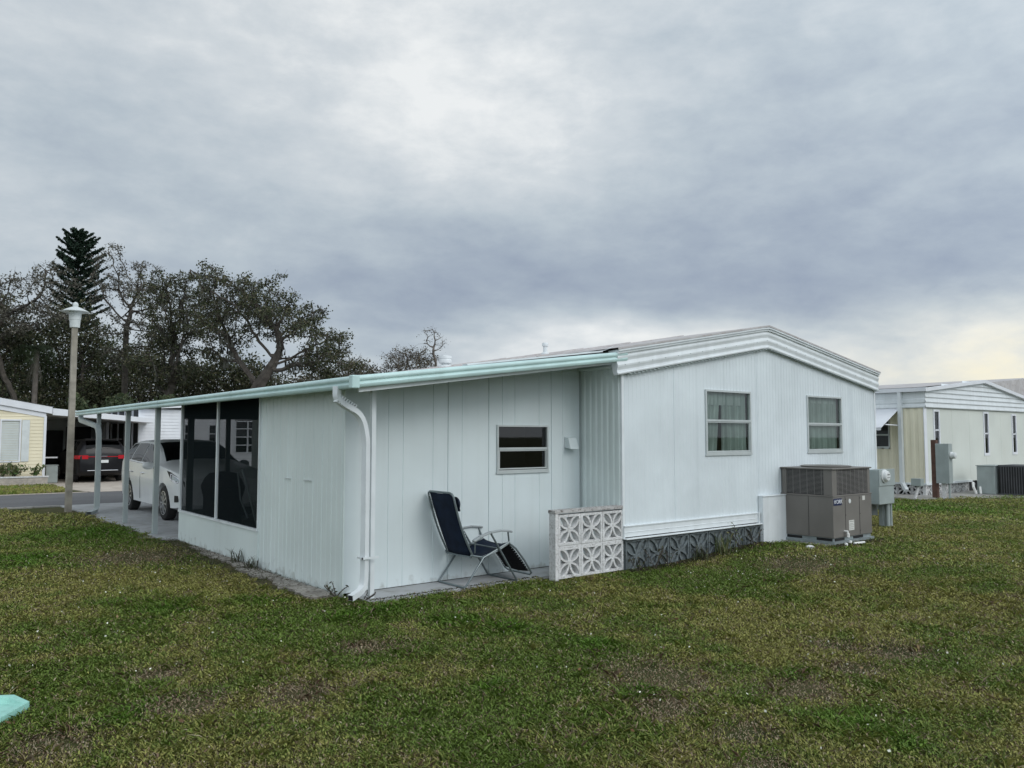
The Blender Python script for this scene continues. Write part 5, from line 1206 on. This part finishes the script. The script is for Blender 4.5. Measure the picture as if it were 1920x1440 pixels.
def plant(name, label, cat, base, n, h, w, pals, lsz, group=None, seed=1, grassy=False, m='leaf'):
    rg = np.random.default_rng(seed); t = thing(name, label, cat, base, group); b = np.array(base, float); Vs = []; Cs = []
    if grassy:
        for _ in range(n):
            a = rg.uniform(0, 6.28); L = h*rg.uniform(.5, 1.1); le = rg.uniform(.1, .6); p = rg.normal(size=3)*w*.25; p[2] = 0
            d = np.array([math.cos(a)*le, math.sin(a)*le, 1.]); sd = np.array([-math.sin(a), math.cos(a), 0])*.005
            m1 = p+d*L*.55; e = p+d*L*.8+np.array([math.cos(a), math.sin(a), -.2])*L*.35*le
            c = np.array(pals[rg.integers(0, len(pals))])*rg.uniform(.7, 1.2)
            Vs += [p-sd, p+sd, m1+sd*.8, m1-sd*.8, m1-sd*.8, m1+sd*.8, e+sd*.1, e-sd*.1]; Cs += [c]*8
        V = np.array(Vs); part('blades', npmesh('b', V, np.arange(len(V)).reshape(-1, 4), np.array(Cs)), m, t, fix=False)
    else:
        S = []; Q = []
        for _ in range(max(4, n//14)):
            p = b+[0, 0, 0]; a = rg.uniform(0, 6.28); d = np.array([math.cos(a)*.6*w/h, math.sin(a)*.6*w/h, 1.])
            for i in range(5):
                q = p+d*h/5*rg.uniform(.7, 1.1)+rg.normal(size=3)*h*.03; S.append((*p, *q, .006, .004)); 
                if i > 0: Q += [q+rg.normal(size=3)*h*.09 for _ in range(max(2, n//30))]
                p = q
        V, F = limbs(S, 4); part('stems', npmesh('s', V-b, F), 'bark', t, fix=False)
        Q = np.array(Q); pa = np.array(pals); V, F, Cc = leaves(Q, lsz, pa[rg.integers(0, len(pa), len(Q))]*rg.uniform(.7, 1.3, len(Q))[:, None], rg, .5)
        part('foliage', npmesh('f', V-b, F, Cc), m, t, fix=False)
    return t
GR = [(.06, .11, .03), (.10, .13, .045), (.16, .16, .07)]
plant('shrub', 'leafy green shrub under the left half of the shuttered window', 'shrub', (3.18, 31.95, .28), 160, .52, .6, GR, .05, 'shrubs in the brick planter', 1)
plant('shrub', 'wide yellow green shrub under the right edge of the shuttered window', 'shrub', (3.55, 31.95, .28), 150, .45, .6, GR, .05, 'shrubs in the brick planter', 2)
plant('shrub', 'low yellow green shrub beside the white corner board', 'shrub', (4.12, 31.95, .28), 120, .38, .55, GR, .05, 'shrubs in the brick planter', 3)
WD = [(.055, .075, .03), (.09, .085, .05), (.05, .045, .03)]
plant('weed', 'tall grassy weed against the knee wall below the porch screen', 'weed', (3.78, 10.75, 0), 40, .26, .22, WD, .03, 'weeds along the walls', 4, True)
plant('weed', 'lower grassy weed at the foot of the ribbed wall beside the knee wall', 'weed', (3.76, 10.15, 0), 40, .20, .22, WD, .03, 'weeds along the walls', 5, True)
plant('weed', 'leafy weed with thin stems at the corner of the store room', 'weed', (3.80, 7.78, 0), 60, .14, .22, WD, .016, 'weeds along the walls', 6)
plant('weed', 'dark leafy weed below the mouth of the downspout', 'weed', (3.92, 7.42, 0), 70, .09, .25, WD, .016, 'weeds along the walls', 7)
for i, (x, h, lb, gy) in enumerate([(7.46, .20, 'small weed at the corner where the two block walls meet', False), (7.80, .30, 'dry brown weed leaning on the left end of the dark foundation blocks', False), (8.05, .22, 'small leafy weed on the dark foundation blocks, left of the middle', False),
        (9.20, .38, 'tall wispy green weed reaching over the white ledge', True), (9.62, .36, 'bushy green weed reaching over the white ledge, nearest the duct cover', False), (8.72, .26, 'low dry weed at the middle of the dark foundation blocks', True), (9.95, .24, 'low green weed beside the duct cover', False)]):
    plant('weed', lb, 'weed', (x, 6.88, float(zg(x))), 56, h, .24, WD if i not in (3, 4) else GR, .02, 'weeds along the walls', 20+i, gy)

# ------------------------------------------------------------------ lawn: blades and small leaves where the grass grows
def vnoise(x, y, sc, seed):
    g = np.random.default_rng(seed).random((96, 96)); u = x*sc+40.3; v = y*sc+40.7; i = np.floor(u).astype(int); j = np.floor(v).astype(int); fu = u-i; fv = v-j
    fu = fu*fu*(3-2*fu); fv = fv*fv*(3-2*fv); G = lambda a, b: g[a % 96, b % 96]
    return (G(i, j)*(1-fu)+G(i+1, j)*fu)*(1-fv)+(G(i, j+1)*(1-fu)+G(i+1, j+1)*fu)*fv
BROWN = [(1.58, 6.1, .17, .16), (1.56, 5.31, .22, .2), (.8, 5.1, .2, .22), (6.29, 3.08, .30, .26), (6.09, 3.48, .17, .22), (4.39, 3.88, .34, .4), (4.92, 3.07, .3, .22), (3.15, 5.77, .26, .22), (2.87, 12.08, .7, .7), (9.23, 5.72, .5, .4), (3.97, 2.84, .2, .17), (3.59, 2.4, .17, .2), (2.22, 5.08, .25, .24), (3.9, 3.41, .2, .2), (5.6, 3.1, .2, .2)]
LUSH = [(4.56, 4.71, .17, .2), (3.99, 3.71, .12, .11), (4.5, 2.5, .25, .2), (4.52, 2.1, .15, .15), (3.7, 6.9, .5, .25), (3.27, 4.36, .15, .15), (2.97, 15.5, 1.1, 1.1), (4.4, 5.6, .3, .3), (3.0, 8.1, .33, .37), (5.09, 3.24, .1, .12), (1.24, 5.34, .25, .2), (4.15, 6.02, .34, .35), (1.66, 12.7, .5, .9), (18.5, 8.1, 1.2, 1.6), (2.2, 8.5, .5, .7)]
def patchw(x, y, L):
    w = np.zeros_like(x)
    for a, b, r1, r2 in L: w = np.maximum(w, np.exp(-1.1*(((x-a)/r1)**2+((y-b)/r2)**2)))
    return w
def lawn_ok(x, y):
    ok = (y < 21.95)
    u_ = (x-.44)*math.cos(R(38))-(y-5.96)*math.sin(R(38)); v_ = (x-.44)*math.sin(R(38))+(y-5.96)*math.cos(R(38)); ok &= ~((u_ > -.46) & (u_ < .345) & (np.abs(v_) < .17))
    e = .06*np.sin(x*7+1)+.05*np.sin(x*17+2)+.04*np.sin(x*41); e2 = .05*np.sin(y*6+1)+.05*np.sin(y*15)+.03*np.sin(y*37)
    ok &= ~((x > 3.58+e2-.12*((y > 8.0) & (y < 11.6))) & (y > 7.75) & (x < 14.1) & (y < 22))      # home, slab, dirt strip
    ok &= ~((x > 3.97+e*.5) & (x < 7.4) & (y > 7.33+e*.9) & (y < 8))
    ok &= ~((x > 6.2) & (x < 7.36) & (y > YF-.0))
    ok &= ~((x > 7.36) & (x < 14.0) & (y > YF-.05)); ok &= ~((x > 10.74) & (x < 11.98) & (y > 6.12) & (y < 7.1))
    ok &= ~((x > 21.7) & (x < 31) & (y > 9.9-.22*(x-21.7)+e) & (y < 26)); ok &= ~((x > 2.6) & (y > 19.9+e) & (x < 8))
    ok &= ~((x > 2.3+.0*y) & (y > 21.0) & (x < 14))
    return ok
def scatter(dmin, dmax, dens, rg, az0=-6, az1=82):
    a0, a1 = R(az0), R(az1); area = (a1-a0)/2*(dmax**2-dmin**2); n = int(area*dens)
    r = np.sqrt(rg.uniform(dmin**2, dmax**2, n)); a = rg.uniform(a0, a1, n); return r*np.sin(a), r*np.cos(a)
def lawn_color(x, y, rg):
    n1 = vnoise(x, y, .9, 1); n2 = vnoise(x, y, 2.6, 2); n3 = vnoise(x, y, 7.5, 3); n4 = vnoise(x, y, .35, 4)
    g = .30*n1+.26*n2+.20*n3+.24*n4
    br = np.clip(patchw(x+.10*(n3-.5), y+.10*(n2-.5), BROWN)*1.12, 0, 1); lu = np.clip(patchw(x+.2*(n3-.5), y+.2*(n2-.5), LUSH), 0, 1)
    t = np.clip((g-.50)*5.0+.52+rg.normal(size=len(x))*.30-lu*.75, 0, 1)[:, None]
    green = np.array((.140, .212, .034)); olive = np.array((.325, .312, .090)); c = green*(1-t)+olive*t
    c = c*(1-lu[:, None]*.5)+np.array((.10, .26, .02))*lu[:, None]*.5
    dry = (rg.random(len(x)) < .10+.9*br+.36*np.clip((n2*.5+n3*.5-.60)*3.2, 0, .6)*(1-lu))[:, None]; tan = np.array([(.32, .26, .15), (.25, .18, .12), (.38, .32, .22), (.20, .13, .085)])[rg.integers(0, 4, len(x))]
    c = np.where(dry, tan, c)*rg.uniform(.70, 1.30, (len(x), 1)); return c, br, lu
allV = []; allC = []; allF = []; base_i = 0
def push(V, C_):
    allV.append(V.astype(np.float32)); allC.append(C_.astype(np.float32))
rg = np.random.default_rng(2024)
for d0, d1, dens, s, hh_ in ((2.2, 4.5, 13000, .72, 1.0), (4.5, 7.0, 8500, .85, 1.0), (7.0, 11., 4800, 1.0, 1.0), (11., 17., 2200, 1.3, 1.0), (17., 30., 700, 2.0, 1.0), (30., 48., 120, 3.5, 1.0)):
    x, y = scatter(d0, d1, dens, rg); k = lawn_ok(x, y); x, y = x[k], y[k]; n = len(x)
    c, br, lu = lawn_color(x, y, rg)
    keep = rg.random(n) > br*.45; x, y, c, br, lu = x[keep], y[keep], c[keep], br[keep], lu[keep]; n = len(x)
    blade = rg.random(n) < .60; a = rg.uniform(0, 2*math.pi, n); lean = rg.uniform(.25, 1.6, n); H_ = rg.uniform(.016, .040, n)*hh_*(1+.8*lu)*(1-.55*br); H_ = np.where(rg.random(n) < .05, H_*1.6, H_)*(.7+.6*vnoise(x, y, 3.1, 9))
    W_ = np.where(blade, rg.uniform(.0022, .0042, n), rg.uniform(.0035, .0065, n))*s; z0 = np.zeros(n)
    L_ = np.where(blade, 1.0, .45*s)
    d = np.stack([np.cos(a)*lean, np.sin(a)*lean, np.ones(n)], 1); d /= np.linalg.norm(d, axis=1)[:, None]; LL = (H_*(1+lean*.6)*L_)[:, None]
    sd = np.stack([-np.sin(a), np.cos(a), rg.normal(size=n)*.35], 1)*W_[:, None]
    p = np.stack([x, y, np.where(blade, -.01, rg.uniform(.0, .022, n))+zg(x)], 1)
    m1 = p+d*LL*.5+np.array([0, 0, .0]); e = p+d*LL+np.stack([np.cos(a), np.sin(a), -np.ones(n)*.5], 1)*LL*.22
    V = np.stack([p-sd*np.where(blade, .8, .3)[:, None], p+sd*np.where(blade, .8, .3)[:, None], m1+sd*1.0+0*e, e, m1-sd], 1)
    push(V.reshape(-1, 3), np.repeat(c, 5, 0))
# longer tufts and seed stalks standing out of the turf
x, y = scatter(2.3, 10, 9, rg); k = lawn_ok(x, y); x, y = x[k], y[k]
for xx, yy in zip(x, y):
    m = int(rg.integers(6, 16)); a = rg.uniform(0, 2*math.pi, m); lean = rg.uniform(.1, 1.1, m); H_ = rg.uniform(.035, .085, m); r_ = rg.normal(size=(m, 2))*.018
    p = np.stack([xx+r_[:, 0], yy+r_[:, 1], zg(xx)-.005+np.zeros(m)], 1); d = np.stack([np.cos(a)*lean, np.sin(a)*lean, np.ones(m)], 1); d /= np.linalg.norm(d, axis=1)[:, None]
    sd = np.stack([-np.sin(a), np.cos(a), np.zeros(m)], 1)*rg.uniform(.0016, .003, m)[:, None]; LL = H_[:, None]
    m1 = p+d*LL*.6; e = p+d*LL+np.stack([np.cos(a), np.sin(a), -np.ones(m)*.6], 1)*LL*.3
    c = lawn_color(np.full(m, xx), np.full(m, yy), rg)[0]*1.1
    push(np.stack([p-sd, p+sd, m1+sd*.8, e, m1-sd*.8], 1).reshape(-1, 3), np.repeat(c, 5, 0))
V = np.concatenate(allV); Cc = np.concatenate(allC)
gro = part('grass', npmesh('grass', V, np.arange(len(V)).reshape(-1, 5), Cc), 'grassm', None, fix=False); gro['kind'] = 'stuff'
print('grass blades', len(V)//5)
# fallen clover heads and pale bits in the grass
x, y = scatter(2.3, 13, 9, rg); k = lawn_ok(x, y) & (vnoise(x, y, .8, 31) > .42); x, y = x[k], y[k]; n = len(x)
V, F, Cc = leaves(np.stack([x, y, rg.uniform(.026, .042, n)+zg(x)], 1), .0075, np.ones((n, 3)), rg, .8)
fl = part('clover_flowers', npmesh('clover', V, F, Cc), 'flower', None, fix=False); fl['kind'] = 'stuff'
# brown litter over the dirt strip by the side wall
n = 9000; x = rg.uniform(3.15, 3.9, n); y = rg.uniform(7.7, 14, n); x = np.where(y > 12, 3.4+(x-3.15)*.6, x); V, F, Cc = leaves(np.stack([x, y, rg.uniform(.0, .014, n)], 1), .012, np.array([(.10, .075, .05), (.07, .055, .035), (.13, .11, .08), (.06, .075, .025)])[rg.integers(0, 4, n)]*rg.uniform(.6, 1.2, (n, 1)), rg, .25, .7)
n2_ = 7000; x2 = np.concatenate([rg.uniform(7.36, 10.3, n2_), rg.uniform(4.0, 6.2, n2_//4), rg.uniform(10.6, 12.1, n2_//4)]); y2 = np.concatenate([YF-.05-np.abs(rg.normal(size=n2_))*.09, 7.33+rg.normal(size=n2_//4)*.02, 6.12-np.abs(rg.normal(size=n2_//4))*.07])
V2, F2, C2 = leaves(np.stack([x2, y2, rg.uniform(.012, .03, len(x2))+zg(x2)], 1), .012, np.array([(.10, .075, .05), (.07, .055, .035), (.06, .06, .03), (.05, .065, .022)])[rg.integers(0, 4, len(x2))]*rg.uniform(.5, 1.1, (len(x2), 1)), rg, .25, .7)
# a few fallen oak leaves on the lawn
x3, y3 = scatter(2.3, 12, 2.2, rg); k = lawn_ok(x3, y3); x3, y3 = x3[k], y3[k]; V3, F3, C3 = leaves(np.stack([x3, y3, .035+zg(x3)], 1), .017, np.array([(.20, .11, .05), (.28, .20, .10), (.14, .08, .04)])[rg.integers(0, 3, len(x3))], rg, .5, .7)
F = np.concatenate([F, F2+len(V), F3+len(V)+len(V2)]); V = np.concatenate([V, V2, V3]); Cc = np.concatenate([Cc, C2, C3])
lt_ = part('leaf_litter', npmesh('litter', V, F, Cc), 'leaf', None, fix=False); lt_['kind'] = 'stuff'
# verge across the street
n = 30000; x = rg.uniform(-8, 4.6, n); y = rg.uniform(27.2, 31.6, n); k = (x < 4.9-(y-27.2)*.08) & ~((x > 3.9) & (y < 28.0) & (x > 3.9+(y-27.2)*.9)); x, y = x[k], y[k]
V, F, Cc = leaves(np.stack([x, y, rg.uniform(.0, .05, len(x))], 1), .055, lawn_color(x, y, rg)[0], rg, .2); vg = part('verge_grass', npmesh('verge', V, F, Cc), 'grassm', None, fix=False); vg['kind'] = 'stuff'
